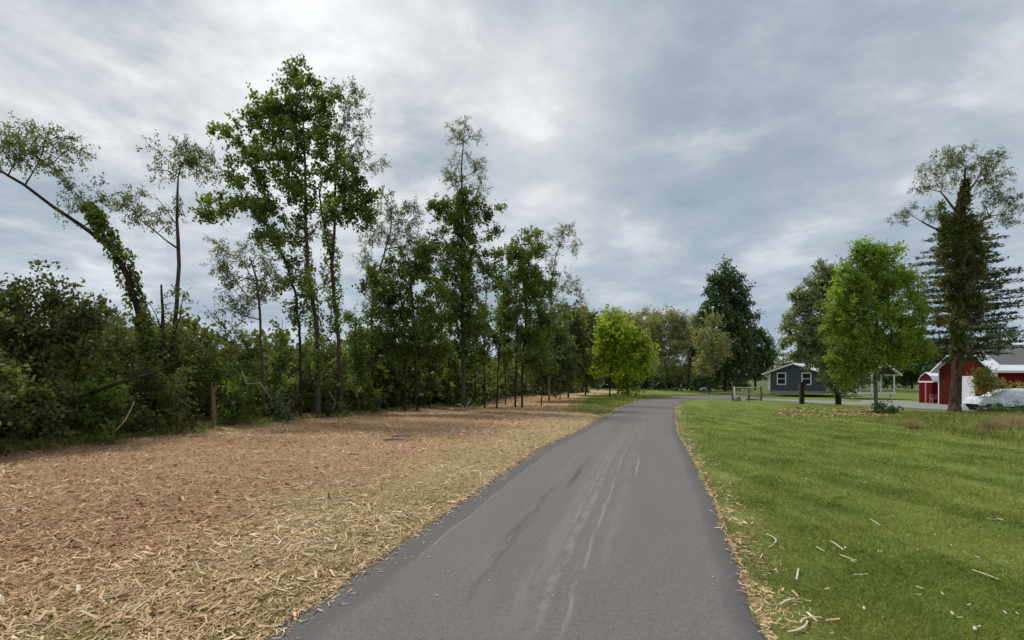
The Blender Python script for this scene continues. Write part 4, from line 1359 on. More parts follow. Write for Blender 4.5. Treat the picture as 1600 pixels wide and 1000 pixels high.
tree('grey_green_tree', 'dull bluish green tree with upturned branch tips left of the bright maple', 'tree', 34,
     [[(1310, 631, .2), (1308, 600, .17), (1300, 540, .13), (1290, 480, .08), (1284, 430, .03)], [(1306, 590, .08), (1285, 560, .06), (1255, 535, .03)], [(1300, 540, .07), (1270, 500, .05), (1250, 470, .02)]],
     [(1285, 425, 14, 15), (1300, 445, 20, 22), (1268, 450, 14, 16), (1250, 468, 14, 14), (1280, 480, 30, 26), (1240, 490, 16, 12), (1232, 507, 12, 10), (1262, 512, 30, 20), (1248, 535, 24, 14), (1228, 532, 12, 8), (1290, 525, 34, 30),
      (1275, 560, 32, 16), (1252, 556, 16, 9), (1305, 570, 26, 20), (1322, 585, 26, 16), (1335, 590, 26, 14), (1312, 602, 30, 12), (1295, 590, 18, 12)],
     'broad', 'pine', 'bark_dark', dens=1.6, trs=0.9)
conifer('layered_spruce', 'thin grey green spruce with flat layered branches behind the vine covered tree', 33, (1498, 632), (1506, 330),
        [(562, 40), (552, 64), (540, 74), (530, 78), (490, 80), (450, 72), (410, 62), (370, 46), (340, 24)], 'spruce', 0.36, 10, 0.28, 0.06, r0=0.16, tuft=15)
conifer('far_pine', 'small far pine just left of the slate blue house roof', 82, (1222, 607), (1224, 545),
        [(600, 10), (580, 22), (560, 16), (548, 5)], 'pine', 0.7, 7, 0.5, 0.2, r0=0.2, tuft=9)

# --- right hand trees
tree('bright_maple', 'bright green rounded maple in the middle of the far lawn edge', 'tree', 26.0,
     [[(1369, 646, .17), (1369, 630, .13), (1368, 600, .12), (1368, 560, .11), (1370, 500, .09), (1368, 440, .05), (1360, 395, .02)]],
     [(1346, 392, 16, 12), (1366, 405, 28, 18), (1390, 400, 20, 14), (1335, 430, 34, 22), (1378, 436, 40, 26), (1410, 440, 22, 20), (1320, 470, 30, 26), (1360, 480, 50, 32), (1412, 485, 36, 30), (1330, 520, 40, 30), (1385, 530, 50, 30),
      (1428, 530, 26, 26), (1345, 562, 46, 22), (1412, 548, 38, 18), (1318, 560, 22, 20), (1310, 500, 16, 24), (1325, 590, 24, 10)],
     'dense', 'bright', 'bark_pale', dens=1.85, lowpen=0.6)
tree('vine_covered_tree', 'tallest tree on the right, dark vine covered trunk and airy domed crown', 'tree', 27.5,
     [[(1491, 652, .40), (1491, 644, .31), (1492, 630, .24), (1494, 600, .21), (1496, 540, .22), (1500, 480, .20), (1503, 420, .18), (1504, 360, .15), (1505, 310, .11), (1508, 285, .06), (1508, 262, .03)],
      [(1503, 385, .09), (1485, 372, .07), (1462, 358, .05), (1440, 346, .03)], [(1503, 372, .08), (1528, 350, .06), (1545, 338, .04), (1552, 330, .02)],
      [(1504, 340, .06), (1485, 320, .05), (1470, 300, .03)], [(1505, 310, .05), (1525, 285, .03), (1535, 265, .015)]],
     [(1505, 236, 30, 12), (1480, 250, 30, 14), (1535, 248, 30, 14), (1455, 272, 26, 14), (1560, 272, 24, 14), (1436, 292, 16, 10), (1578, 300, 16, 14), (1420, 335, 26, 9), (1400, 348, 12, 7), (1440, 330, 24, 10), (1500, 262, 44, 18),
      (1470, 290, 30, 14), (1540, 290, 40, 18), (1550, 318, 34, 14), (1575, 335, 26, 12), (1600, 322, 20, 12), (1465, 345, 20, 12), (1540, 345, 28, 10),
      (1500, 352, 26, 12, 0, 'broad', 'ivy'), (1522, 380, 16, 22, 0, 'broad', 'ivy'), (1482, 385, 20, 24, 0, 'broad', 'ivy'), (1520, 425, 20, 24, 0, 'broad', 'ivy'), (1486, 440, 18, 26, 0, 'broad', 'ivy'), (1510, 478, 26, 20, 0, 'broad', 'ivy'), (1488, 505, 20, 20, 0, 'broad', 'ivy')],
     'airy', 'locust', 'bark_red', dens=1.0, leafdens=0.9, trs=1.0,
     vines=[dict(pts=[(1497, 560, .35), (1498, 520, .36), (1501, 470, .48), (1504, 420, .58), (1506, 370, .56), (1505, 335, .40), (1507, 300, .22), (1508, 282, .24)], n=10500, l=0.12, leaf='ivy'),
            dict(pts=[(1476, 378, .3), (1474, 350, .25), (1472, 325, .12), (1471, 316, .05)], n=1400, l=0.12),
            dict(pts=[(1500, 362, .2), (1486, 360, .3), (1476, 362, .2)], n=800, l=0.12)])
tree('trunk_foot_bush', 'small dark bush at the foot of the bright maple', 'bush', 24.8, [[(1385, 649, .02), (1386, 635, .01)]],
     [(1384, 643, 12, 9), (1396, 650, 10, 5)], 'dense', 'darktree', 'bark_dark', dens=1.8, twig_draw=False, crownname='foliage', trunkname='stem')
tree('reddish_shrub', 'yellow green shrub with pinkish tips in front of the barn door corner', 'shrub', 34.0, [[(1538, 640, .03), (1538, 615, .025), (1537, 595, .01)]],
     [(1538, 602, 15, 12), (1534, 585, 8, 8), (1548, 598, 10, 10)], 'dense', 'photinia', 'bark', dens=2.0, crownname='foliage', trunkname='stem')
tree('reddish_shrub', 'small pink tipped shrub right of the white barn corner', 'shrub', 34.4, [[(1564, 640, .02), (1564, 608, .01)]],
     [(1564, 605, 8, 6)], 'dense', 'photinia', 'bark', dens=1.3, crownname='foliage', trunkname='stem')
tree('reddish_shrub', 'pink tipped shrub at the right picture edge before the red wall', 'shrub', 34.4, [[(1594, 640, .02), (1594, 608, .01)]],
     [(1594, 604, 10, 7)], 'dense', 'photinia', 'bark', dens=1.3, crownname='foliage', trunkname='stem')
tree('dark_foreground_shrub', 'low dark green shrub in front of the covered car', 'shrub', 25.0, [[(1560, 655, .02), (1560, 645, .01)]],
     [(1552, 650, 22, 9), (1578, 652, 24, 11), (1602, 652, 18, 14), (1530, 654, 14, 5)], 'dense', 'darktree', 'bark_dark', dens=2.8, twig_draw=False, crownname='foliage', trunkname='stem')
for i, (u, v, hpx, Y, lab) in enumerate([(1556, 672, 26, 16.5, 'tan dry plume grass clump low in front of the dark shrub'), (1582, 664, 26, 17.5, 'tan dry plume grass clump nearest the right edge'),
                                         (1424, 662, 14, 20, 'small straw coloured tuft in the long grass near the maple'), (1521, 664, 12, 19, 'pale straw tuft below the big trunk')]):
    g = G(u, v + 8)
    n = 420
    r_ = hpx / F * Y
    t_ = thing('dry_grass_clump', lab, 'dry grass', (g[0], g[1], g[2]), 'dry grass clumps')
    x = rng.normal(0, r_ * 0.30, n); y = rng.normal(0, r_ * 0.3, n)
    az = rng.uniform(0, 6.28, n)
    h = rng.uniform(0.5, 1.2, n) * r_
    ax = unit(np.stack([np.cos(az) * .35 + x, np.sin(az) * .35 + y, np.ones(n)], -1))
    sdv = unit(np.cross(ax, rng.normal(0, 1, (n, 3))))
    V, Q = quads_from(np.stack([x, y, h * 0], -1) + ax * h[:, None] * .5, ax, sdv, h, np.full(n, 0.018))
    link('stalks', mesh_np('stalks', V, Q, {'rnd': rng.uniform(0, 1, n)}), M['strawgrass'], t_, kind='stuff')

# --- woods behind the house and barn
for (u, top, ru, Y, lf, lab) in [(1425, 545, 34, 78, 'darktree', 'dark wood tree behind the white posted pavilion, left one'), (1462, 535, 30, 74, 'darktree', 'dark wood tree behind the gambrel shed'),
                                 (1395, 550, 30, 86, 'hedge_far', 'green tree behind the pavilion roof'), (1335, 552, 30, 84, 'darktree', 'dark tree behind the slate blue house'),
                                 (1570, 520, 40, 70, 'darktree', 'tree crown above the barn ridge'), (1255, 556, 24, 90, 'hedge_far', 'small green tree over the house ridge')]:
    bv = HZ + F * H / Y
    tree('background_tree', lab, 'tree', Y, [[(u, bv, .2), (u, bv - 20, .18), (u, top + 15, .05)]],
         [(u, top + 12, ru * .7, 12), (u - ru * .4, top + 26, ru * .7, 14), (u + ru * .4, top + 28, ru * .7, 14), (u, top + 42, ru, 12)], 'far', lf, 'bark_dark', dens=1.5)

# far treeline round the fields, one mass
n = 22000
az = rng.uniform(-2.6, 2.6, n)
rr = 330 + 60 * np.sin(az * 3.1) + rng.uniform(-12, 12, n)
xx, yy = np.sin(az) * rr, np.cos(az) * rr
hh = 7 + 5 * vnoise(az * 40, az * 0, 1.0, 61) + 3 * vnoise(az * 170, az * 0, 1.0, 62)
zz = tz(xx, yy) + hh * rng.uniform(0, 1, n) ** 0.8
ax = unit(rng.normal(0, 1, (n, 3))); nm = unit(rng.normal(0, 1, (n, 3)) + np.array([0, 0, .7]))
l = rng.uniform(2.2, 4.6, n)
V, Q = quads_from(np.stack([xx, yy, zz], -1), ax, unit(np.cross(nm, ax)), l, l * .75)
M['farwood'] = leafmat('leaf_far_wood', [(0.07, 0.09, 0.06), (0.10, 0.125, 0.075), (0.14, 0.16, 0.095)], trans=0.2)
link('far_woods', mesh_np('far_woods', V, Q, {'rnd': rng.uniform(0, 1, n)}), M['farwood'], kind='stuff', label='far tree line on the horizon beyond the fields', category='woods')

# ------------------------------------------------------------------ buildings
def frame_axes(o, A, B):
    """object whose +x runs from A to B along the front wall, +y away behind it"""
    d = np.array(B[:2]) - np.array(A[:2])
    o.location = (A[0], A[1], A[2])
    o.rotation_euler = (0, 0, math.atan2(d[1], d[0]))
    return float(np.hypot(*d))


def window(parent, x0, x1, z0, z1, y=0.0, bar=0.09):
    w = MB()
    w.box(x0, x0 + bar, y - .05, y + .02, z0, z1).box(x1 - bar, x1, y - .05, y + .02, z0, z1)
    w.box(x0 + bar, x1 - bar, y - .05, y + .02, z0, z0 + bar).box(x0 + bar, x1 - bar, y - .05, y + .02, z1 - bar, z1)
    zm = (z0 + z1) / 2
    w.box(x0 + bar, x1 - bar, y - .04, y + .02, zm - .03, zm + .03)
    o = w.build('window', M['white'], parent)
    for a, b in ((z0 + bar, zm - .03), (zm + .03, z1 - bar)):
        MB().box(x0 + bar, x1 - bar, y - .02, y - .005, a, b).build('pane', M['glass'], o)
    return o


# slate blue house: gable towards the camera, ridge running away to the right
hs = thing('slate_house', 'slate blue house with white windows and white metal roof beyond the lawn', 'house', (0, 0, 0))
A = P(1203, 613.6, 60); B = P(1281, 614.5, 56.4)
A[2] = B[2] = 0.02
Wd = frame_axes(hs, A, B)
Ln, ev, pk = 9.5, 2.18, 3.05
MB().prism([(0, .22), (Wd, .22), (Wd, ev), (Wd / 2, pk - .02), (0, ev)], 0, Ln).build('wall', M['slate'], hs)
MB().box(.03, Wd - .03, .03, Ln - .03, -.1, .22).build('foundation', M['concrete'], hs)
sl = (pk - ev) / (Wd / 2)
ov = 0.75
rf = MB()
for sgn in (0, 1):
    def X(x): return x if sgn == 0 else Wd - x
    p = [(X(-ov), ev - sl * ov), (X(Wd / 2), pk), (X(Wd / 2), pk + .13), (X(-ov), ev - sl * ov + .13)]
    if sgn: p = p[::-1]
    MB().prism(p, -.45, Ln + .4).build('roof', M['whitemetal'], hs)
for x in (0.75, Wd - 1.75):
    window(hs, x, x + .95, .85, 2.15)
cv = MB().box(-.03, .05, -.03, .05, .2, ev); cv.build('corner_board', M['white'], hs)
MB().tube([(-.55, -.3, 1.95), (-.12, -.08, 1.7), (-.12, -.08, .25)], [.045] * 3, 6).build('downpipe', M['white'], hs)

# pavilion with white posts and deck
pvn = thing('porch_pavilion', 'small open porch with white posts, white deck edge and dark gable behind the maple trunk', 'pavilion', (0, 0, 0))
A = P(1324, 616, 52.0); B = P(1399, 616, 51.0); A[2] = B[2] = -0.02
Wd = frame_axes(pvn, A, B)
MB().box(0, Wd, 0, 3.2, .05, .24).build('deck', M['weathered'], pvn)
MB().box(-.02, Wd + .02, -.05, -.002, .08, .27).build('deck_edge', M['white'], pvn)
for x in (.03, Wd * .18, Wd * .51, Wd - .12):
    for yb in (0.06, 3.0):
        MB().box(x, x + .10, yb, yb + .10, -.02 if x > .1 and False else .24, 1.98).build('post', M['white'], pvn)
for x in (.4, Wd * .5, Wd * .9):
    MB().box(x, x + .12, .1, .22, -.35, .05).build('deck_support', M['white'], pvn)
x0, x1 = Wd * .48, Wd + .45
xm = (x0 + x1) / 2
MB().prism([(x0 + .3, 1.98), (x1 - .3, 1.98), (xm, 2.82)], .0, .12).build('gable', M['darkwood'], pvn)
for s in (0, 1):
    e = x0 if s == 0 else x1
    p = [(e, 1.82), (xm, 2.86), (xm, 3.0), (e, 1.96)]
    if s: p = p[::-1]
    MB().prism(p, -.35, 3.5).build('roof', M['whitemetal'], pvn)
MB().box(-.2, x0 + .2, -.2, 3.4, 1.99, 2.12).build('lean_to_roof', M['whitemetal'], pvn)
t = thing('patio_grill', 'dark grill standing on the left of the white porch deck', 'grill', (0, 0, 0))  # black grill with lid and legs
g = P(1329, 612, 52.6); t.location = (g[0], g[1], .22)
b = MB().box(-.35, .35, -.25, .25, .35, .8); b.build('body', M['black'], t, bevel=.05)
MB().tube([(-.33, 0, .8), (.33, 0, .8)], [.26, .26], 12).build('lid', M['black'], t)
for sx in (-.3, .3):
    for sy in (-.2, .2):
        MB().box(sx - .02, sx + .02, sy - .02, sy + .02, 0, .35).build('leg', M['black'], t)

# red barn (garage): gable wall faces left, long wall faces the camera
bn = thing('red_barn', 'red barn with white trimmed grey shingle roof at the right edge', 'barn', (0, 0, 0))
Xb, Y0, Y1, zb = 32.8, 37.0, 41.8, -0.45
bn.location = (Xb, Y0, zb)
Lb, Dp = 11.0, Y1 - Y0
ev, pk = 2.25 - zb, 4.02 - zb
# local: x right (along the long wall), y away
w = MB()
w.add([(0, 0, 0), (0, Dp, 0), (0, Dp, ev), (0, Dp / 2, pk - .05), (0, 0, ev), (.12, 0, 0), (.12, Dp, 0), (.12, Dp, ev), (.12, Dp / 2, pk - .05), (.12, 0, ev)],
      [(0, 4, 3, 2, 1), (5, 6, 7, 8, 9), (0, 5, 9, 4), (4, 9, 8, 3), (3, 8, 7, 2), (1, 2, 7, 6)])
w.build('gable_wall', M['barnbrown'], bn)
MB().box(.121, Lb, 0, .12, 0, ev).build('front_wall', M['barnred'], bn)
MB().box(.121, Lb, Dp - .12, Dp, 0, ev).build('back_wall', M['barnred'], bn)
MB().box(-.045, .20, -.045, .001, 0, ev).box(-.045, -.001, .001, .22, 0, ev).build('corner_board', M['white'], bn)
MB().box(-.035, -.001, Dp - .05, Dp + .035, 0, ev).build('corner_board', M['white'], bn)
slp = (pk - ev) / (Dp / 2)
oh, rk = .35, .40
def roofside(y_e, y_r, z_e, z_r, mat, x0, x1, lift, th, nm):
    b = MB()
    b.hexa([(x0, y_e, z_e + lift), (x1, y_e, z_e + lift), (x1, y_r, z_r + lift), (x0, y_r, z_r + lift),
            (x0, y_e, z_e + lift + th), (x1, y_e, z_e + lift + th), (x1, y_r, z_r + lift + th), (x0, y_r, z_r + lift + th)])
    return b.build(nm, mat, bn)
roofside(-oh, Dp / 2, ev - slp * oh, pk, M['whitemetal'], -rk, Lb, 0, .14, 'roof')
roofside(Dp + oh, Dp / 2, ev - slp * oh, pk, M['whitemetal'], -rk, Lb, 0, .14, 'roof')
yi = .18
roofside(yi, Dp / 2 - .22, ev + slp * yi, pk - slp * .22, M['shingle'], .55, Lb, .145, .02, 'shingle_field')
MB().box(-rk, Lb, -oh - .09, -oh - .002, ev - slp * oh - .02, ev - slp * oh + .12).build('gutter', M['white'], bn)
yd0, yd1 = 38.62 - Y0, 39.86 - Y0
MB().box(-.05, -.002, yd0, yd1, .02, 2.08).build('door', M['white'], bn)
MB().box(-.07, -.051, yd0 + .1, yd0 + .13, 1.0, 1.06).build('door_handle', M['black'], bn)
MB().box(-.055, -.003, yd0 - .12, yd0 - .005, 0, 2.2).box(-.055, -.003, yd1 + .005, yd1 + .12, 0, 2.2).box(-.055, -.003, yd0 - .12, yd1 + .12, 2.085, 2.2).build('door_frame', M['white'], bn)

# gambrel shed
sh = thing('gambrel_shed', 'small dark red gambrel shed with white band left of the barn', 'shed', (0, 0, 0))
A = P(1436, 630, 44.5); B = P(1458, 630, 43.3); zg = -.42
A[2] = B[2] = zg
Wd = frame_axes(sh, A, B)
Wd = Wd
eh, ph = 1.75, 2.42
gp = [(0, 0), (Wd, 0), (Wd, eh), (Wd * .86, eh + .38), (Wd * .5, ph), (Wd * .14, eh + .38), (0, eh)]
MB().prism(gp, 0, 1.7).build('wall', M['shedred'], sh)
for s in (0, 1):
    def X(x): return x if s == 0 else Wd - x
    for (xa, za, xb_, zb_) in ((-.06, eh - .06, Wd * .14, eh + .40), (Wd * .14, eh + .40, Wd * .5, ph + .03)):
        p = [(X(xa), za), (X(xb_), zb_), (X(xb_), zb_ + .06), (X(xa), za + .06)]
        if s: p = p[::-1]
        MB().prism(p, -.06, 1.78).build('roof', M['whitemetal'], sh)
MB().box(-.06, Wd + .03, -.05, -.003, eh - .09, eh + .04).build('band', M['white'], sh)
M['pinktrim'] = plain('faded_pink_trim', (0.42, 0.22, 0.22), 0.7, 0.2, 5, .1)
MB().box(Wd * .06, Wd * .45, -.03, -.004, .08, eh - .12).build('door', M['shedred'], sh)
MB().box(Wd * .55, Wd * .94, -.03, -.004, .08, eh - .12).build('door', M['shedred'], sh)
MB().box(Wd * .455, Wd * .545, -.04, -.004, .05, eh - .1).build('trim_board', M['pinktrim'], sh)
MB().box(Wd - .002, Wd + .03, .5, .95, .85, 1.0).build('sign_board', M['white'], sh)
t = thing('garden_bench', 'small reddish bench leaning against the gambrel shed', 'bench', (0, 0, 0))
g = P(1463, 631, 42.4); t.location = (g[0], g[1], zg)
MB().box(-.4, .4, -.15, .15, .38, .43).build('seat', M['pinktrim'], t)
MB().box(-.4, .4, .13, .17, .5, .6).box(-.4, .4, .13, .17, .68, .76).build('backrest', M['pinktrim'], t)
for sx in (-.36, .36):
    MB().box(sx - .025, sx + .025, -.14, -.09, 0, .38).build('leg', M['pinktrim'], t)
    MB().box(sx - .025, sx + .025, .12, .17, 0, .76).build('leg', M['pinktrim'], t)

# car under a pale cover, nose to the left
cc = thing('covered_car', 'car under a rumpled silvery white cover in front of the barn', 'car', (0, 0, 0))
g = G(1519, 639.5)
Yc = 34.2; Xc = (1517 - CU) / F * Yc
cc.location = (Xc, Yc, float(tz(Xc, Yc)))
prof = [(0.0, .42), (.04, .68), (.25, .84), (.72, .90), (.98, .86), (1.15, .95), (1.55, 1.20), (1.95, 1.33), (2.9, 1.38), (3.6, 1.30), (4.1, 1.0), (4.4, .9), (4.5, .45)]
xs_ = np.linspace(0, 4.5, 60)
pz = np.interp(xs_, [p[0] for p in prof], [p[1] for p in prof])
V, Q = [], []
na = 26
for i, (x_, z_) in enumerate(zip(xs_, pz)):
    endf = min(1, (x_ + .05) / .5) ** .5 * min(1, (4.55 - x_) / .5) ** .5
    hw = .86 * (0.55 + .45 * endf)
    zlow = .30 + .03 * math.sin(x_ * 3)
    if .3 < x_ < 1.15: zlow = .46
    for j in range(na):
        t_ = j / (na - 1) * math.pi
        ex = .42
        cy = -math.copysign(abs(math.cos(t_)) ** ex, math.cos(t_)) * hw * (1 - .18 * max(0, math.sin(t_)) ** 2)
        cz = zlow + (z_ - zlow) * abs(math.sin(t_)) ** .5
        fold = (float(vnoise(x_ * 3.1, t_ * 4, .8, 71)) - .5) * .09 + math.sin(x_ * 9 + t_ * 3) * .012
        V.append((x_, cy * (1 + fold), cz + fold * .5))
for i in range(len(xs_) - 1):
    for j in range(na - 1):
        a = i * na + j
        Q.append((a, a + na, a + na + 1, a + 1))
co = link('cover', mesh_np('cover', np.array(V), np.array(Q), smooth=True), M['cover'], cc)
MB().box(.15, 4.3, -.62, .62, .2, .55).build('underbody', M['black'], cc, bevel=.08)
for x_ in (.75, 3.5):
    for y_ in (-.72, .72):
        w = MB().tube([(x_, y_ - .1, .31), (x_, y_ + .1, .31)], [.31, .31], 18).build('wheel', M['black'], cc)
        MB().tube([(x_, y_ - .115, .31), (x_, y_ - .101, .31)], [.17, .17], 12).build('rim', M['rock'], w)

# split rail fence and gate by the path
fn = thing('rail_fence', 'weathered split rail fence section with pale rails left of the blue house', 'fence', (0, 0, 0))
Yf = 38.5
fb = P(1144, 626, Yf); fb[2] = 0
fn.location = fb
def fx(u): return (u - 1144) / F * Yf
for u, top in ((1145, 603), (1170, 607), (1189, 604)):
    hgt = (HZ - top) / F * Yf + H
    MB().tube([(fx(u), 0, -.1), (fx(u) + .01, .01, hgt * .5), (fx(u), 0, hgt)], [.085, .075, .07], 7).build('post', M['weathered'], fn)
for zr, m_, u0, u1 in ((.92, 'palerail', 1149, 1188), (.45, 'palerail', 1152, 1202), (.12, 'weathered', 1165, 1190)):
    MB().tube([(fx(u0), -.02, zr), (fx((u0 + u1) / 2), -.03, zr - .02), (fx(u1), -.02, zr + .02)], [.045, .05, .04], 6).build('rail', M[m_], fn)
mp = thing('white_marker_post', 'short white post with rounded top standing against the rail fence', 'post', (0, 0, 0))
g = P(1148, 617, 38.2); mp.location = (g[0], g[1], 0)
MB().tube([(0, 0, -.05), (0, 0, .45), (-.03, 0, .95), (-.03, 0, 1.0)], [.07, .06, .05, .03], 10).build('shaft', M['white'], mp, smooth=True)
gp_ = thing('gate_post', 'thick dark timber gate post before the blue house', 'post', (0, 0, 0))
g = G(1253, 631); gp_.location = g
MB().tube([(0, 0, -.1), (0, 0, .6), (.02, 0, 1.36)], [.15, .13, .12], 9).build('shaft', M['bark_dark'], gp_)
MB().tube([(-.16, -.05, -.1), (-.16, -.05, .7), (-.19, -.05, 1.38)], [.05, .05, .055], 7).build('pale_stake', M['bark_pale'], gp_)
MB().tube([(.05, -.1, 1.15), (.25, -.1, 1.25)], [.04, .04], 6).build('hinge_stub', M['bark_dark'], gp_)


def rock(name, label, loc, s, group=None, seed=1, mat='rock'):
    V, Q = [], []
    nu, nv = 18, 12
    for i in range(nv + 1):
        th = math.pi * i / nv
        for j in range(nu):
            ph = 2 * math.pi * j / nu
            d_ = np.array([math.sin(th) * math.cos(ph), math.sin(th) * math.sin(ph), math.cos(th)])
            r = 0.8 + .45 * float(vnoise(d_[0] * 1.5 + 5, d_[1] * 1.5 + d_[2] * 2, .9, seed))
            V.append(d_ * r * np.array(s))
    for i in range(nv):
        for j in range(nu):
            Q.append((i * nu + j, (i + 1) * nu + j, (i + 1) * nu + (j + 1) % nu, i * nu + (j + 1) % nu))
    return link(name, mesh_np(name, np.array(V), np.array(Q), smooth=True), M[mat], loc=(loc[0], loc[1], loc[2] + s[2] * .6), label=label, category='boulder', group=group)


rock('grey_boulder', 'grey boulder on the grass beyond the path bend', G(1100, 613), (.55, .4, .42), seed=3)
rock('small_stone', 'pale rounded stone beside the white marker post', P(1153, 621, 38.0) * [1, 1, 0], (.18, .15, .25), seed=5)

# ------------------------------------------------------------------ loose wood
def limb(name, label, cat, pix, Y, rads, mat='deadwood', group=None, k=7):
    pts = [P(u, v, Y + dy) for u, v, dy in pix]
    b0 = pts[0]
    return MB().tube([p - b0 for p in pts], rads, k).build(name, M[mat], None, smooth=True, loc=tuple(b0), label=label, category=cat, group=group)


# splintered stump
st_ = thing('broken_stump', 'tall broken tan stump with a splintered top at the hedge edge', 'stump', (0, 0, 0))
g = G(333, 673); st_.location = g
k_ = g[1] / F
b = MB().tube([(0, 0, -.1), (.01, 0, .12), (.02, 0, .6), (.0, 0, 1.1), (.02, 0, 1.32)], [.11, .08, .065, .06, .055], 10)
b.build('trunk', M['stumpwood'], st_)
for j, (dx, hh_) in enumerate([(-.05, .18), (.0, .08), (.045, .22)]):
    MB().tube([(.02 + dx, .01 * j, 1.28), (.02 + dx * 1.1, .01 * j, 1.32 + hh_)], [.03, .006], 5).build('splinter', M['stumpwood'], st_)
limb('fallen_branch', 'pale bare branch slanting from the hedge down onto the mulch at left', 'branch', [(150, 702, -.6), (170, 684, -.3), (196, 656, 0), (210, 628, .3)], 13.0, [.028, .026, .022, .012])
limb('fallen_branch', 'pale branch lying along the hedge foot at the left picture edge', 'branch', [(-20, 728, -.3), (15, 715, 0), (55, 706, .2), (85, 700, .3)], 11.4, [.03, .028, .02, .012])
limb('fallen_branch', 'grey branch lying low at the hedge edge right of the left corner', 'branch', [(95, 702, 0), (140, 696, .1), (190, 690, .5)], 12.6, [.02, .018, .012])
limb('leaning_log', 'dark log sloping across the hedge left of the broken stump', 'log', [(140, 615, 0), (180, 600, 0), (240, 583, 0), (285, 562, .2)], 12.4, [.045, .04, .03, .018], 'bark_dark')
limb('snapped_branch', 'snapped pale branch hanging in the hedge left of the tallest tree', 'branch', [(378, 580, 0), (386, 600, 0), (406, 598, .1), (425, 625, .1)], 17.4, [.014, .022, .02, .01], 'deadwood')
limb('bare_branch', 'bare curved stem at the hedge foot below the tallest tree', 'branch', [(520, 640, 0), (524, 628, 0), (514, 612, 0)], 19.5, [.03, .025, .015], 'bark_pale')
rw = thing('root_debris', 'heap of torn roots and splintered wood at the foot of the ivy column tree', 'root heap', (0, 0, 0))
g = G(728, 641); rw.location = g
for a, b_, r in [((-.05, 0, 0), (.25, .05, .62), .05), ((0, 0, .05), (.45, -.1, .28), .05), ((-.1, 0, .1), (-.45, 0, .3), .045), ((-.45, 0, .3), (-.6, .1, .1), .03), ((.2, 0, .1), (.6, 0, .2), .04), ((-.6, -.1, .05), (.5, -.15, .12), .05), ((-.3, -.1, 0), (-.1, .1, .5), .035), ((.0, 0, .3), (.1, .1, .75), .03)]:
    mid_ = [(a[i] + b_[i]) / 2 + rng.normal(0, .04) for i in range(3)]
    MB().tube([a, mid_, b_], [r, r * .9, r * .5], 7).build('root', M['deadwood'] if r > .032 else M['stumpwood'], rw, smooth=True)
for (u, v, dx, dy, r, lab) in [(598, 690, .55, .05, .035, 'split pale log piece lying flat in the middle of the mulch'), (612, 686, .45, .25, .03, 'second log piece crossing the split log in the mulch'),
                               (488, 660, .5, .1, .03, 'short branch piece on the mulch at the foot of the tallest tree'), (755, 654, .4, 0, .025, 'pale strip of wood on the mulch below the ivy column tree'),
                               (940, 0, 0, 0, 0, '')]:
    if r == 0: continue
    g = G(u, v)
    z = float(bed_h(g[0], g[1])) + .03
    MB().tube([(0, 0, 0), (dx * .5, dy * .5, .02), (dx, dy, .0)], [r, r * 1.05, r * .7], 7).build('log_piece', M['deadwood'], None, loc=(g[0], g[1], z), label=lab, category='log piece')


def splinter(loc, length, width, ang, tilt, label, group, mat, bend=0.0, name='wood_splinter', cat='wood splinter'):
    n_ = 5
    pts, rd = [], []
    for i in range(n_):
        t_ = i / (n_ - 1)
        pts.append(((t_ - .5) * length, bend * length * 4 * t_ * (1 - t_), width * .35 + math.sin(math.radians(tilt)) * length * t_))
        rd.append(width * .5 * (1 - .5 * abs(t_ - .4)))
    o = MB().tube(pts, rd, 5).build(name, mat, None, loc=tuple(loc), label=label, category=cat, group=group)
    o.rotation_euler = (0, 0, ang)
    o.scale = (1, 1, .6)
    return o


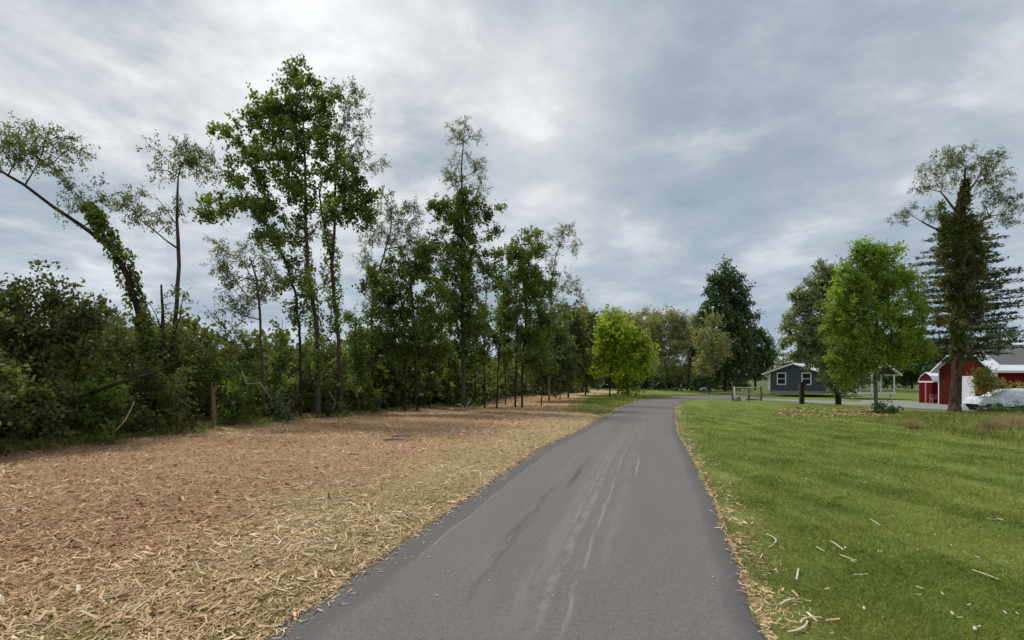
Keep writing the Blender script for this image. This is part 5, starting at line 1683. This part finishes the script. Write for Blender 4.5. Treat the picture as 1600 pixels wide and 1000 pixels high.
M['freshwood'] = barkmat('fresh_split_wood', (0.50, 0.43, 0.29), (0.76, 0.70, 0.54), 25)
LG = 'pale splinters scattered on the lawn'
for (u, v, px, ang, bend, lab) in [
        (1540, 903, 46, -25, .03, 'longest pale stick on the lawn near the right edge'), (1308, 857, 22, -38, .02, 'pale stick on the lawn, upper of the pair in the middle'),
        (1326, 876, 30, -20, -.03, 'curved pale stick on the lawn just below the upper pair stick'), (1282, 862, 15, -30, 0, 'short pale stick left of the pair in the middle of the lawn'),
        (1203, 846, 14, -55, .15, 'bright white chip on the grass nearest the path edge'), (1548, 814, 18, -12, .05, 'white chip high on the right part of the lawn'),
        (1368, 820, 16, -35, 0, 'small pale stick above the pair on the lawn'), (1448, 735, 12, 5, 0, 'far pale chip on the lawn right of centre'),
        (1230, 945, 26, 22, .04, 'thick pale splinter beside the path in the near corner'), (1246, 985, 34, 50, -.12, 'curled bark shaving at the bottom of the lawn'),
        (1268, 975, 38, 12, .2, 'arched bark shaving at the bottom of the lawn'), (1140, 803, 14, -10, .1, 'bark chip on the straw verge right of the path'),
        (1246, 902, 12, 70, 0, 'upright pale chip between path and pair sticks'), (1345, 902, 26, 2, 0, 'faint flat stick below the pair on the lawn')]:
    dv_ = -px * math.tan(math.radians(ang)) * 0.5
    ea, eb = G(u - px * .5 * (1 if abs(ang) < 60 else .3), v - max(-9, min(9, dv_))), G(u + px * .5 * (1 if abs(ang) < 60 else .3), v + max(-9, min(9, dv_)))
    L = float(np.hypot(eb[0] - ea[0], eb[1] - ea[1])) * 0.9
    splinter((ea + eb) / 2 + np.array([0, 0, .022]), L, max(.006, min(.016, L * .08)), math.atan2(eb[1] - ea[1], eb[0] - ea[0]), 2, lab, LG, M['freshwood'], bend)
k = 0
while k < 42:
    v = 700 + 300 * rng.uniform(); g = G(1100 + 500 * rng.uniform(), v)
    if g[0] < float(path_xr(g[1])) + .1: continue
    L = rng.uniform(.02, .06)
    splinter(g + np.array([0, 0, .028]), L, L * rng.uniform(.2, .45), rng.uniform(0, 3.1), 5, 'tiny pale wood chip scattered on the mown lawn', 'tiny chips on the lawn', M['freshwood'], rng.uniform(-.1, .1), 'wood_chip', 'wood chip')
    k += 1
k = 0
while k < 70:
    yy = 2.6 + 9 * rng.uniform() ** 1.4; xx = -rng.uniform(0, 1) * yy * .95 + float(path_xl(yy)) * 0
    if xx > float(path_xl(yy)) - .15: continue
    L = rng.uniform(.09, .24)
    splinter((xx, yy, float(bed_h(xx, yy)) + .02), L, L * rng.uniform(.06, .16), rng.uniform(0, 3.1), rng.uniform(-4, 10), 'long pale splinter lying on top of the shredded mulch', 'long splinters on the mulch', M['freshwood'] if k % 3 else M['deadwood'], rng.uniform(-.08, .08))
    k += 1
for (u, v, s) in [(682, 941, .012), (619, 889, .008), (671, 879, .012), (765, 917, .012), (842, 741, .02), (864, 941, .008), (1114, 911, .01), (700, 903, .01)]:
    g = G(u, v)
    splinter(g + np.array([0, 0, .05]), s * 1.8, s, rng.uniform(0, 3), 2, 'small light crumb lying on the asphalt', 'crumbs on the asphalt', M['freshwood'], 0, 'path_crumb', 'crumb')

tot = 0
seen = {}
for o in bpy.data.objects:
    if o.type == 'MESH': tot += len(o.data.polygons) * 2
print('approx tris', tot, 'objects', len(bpy.data.objects))
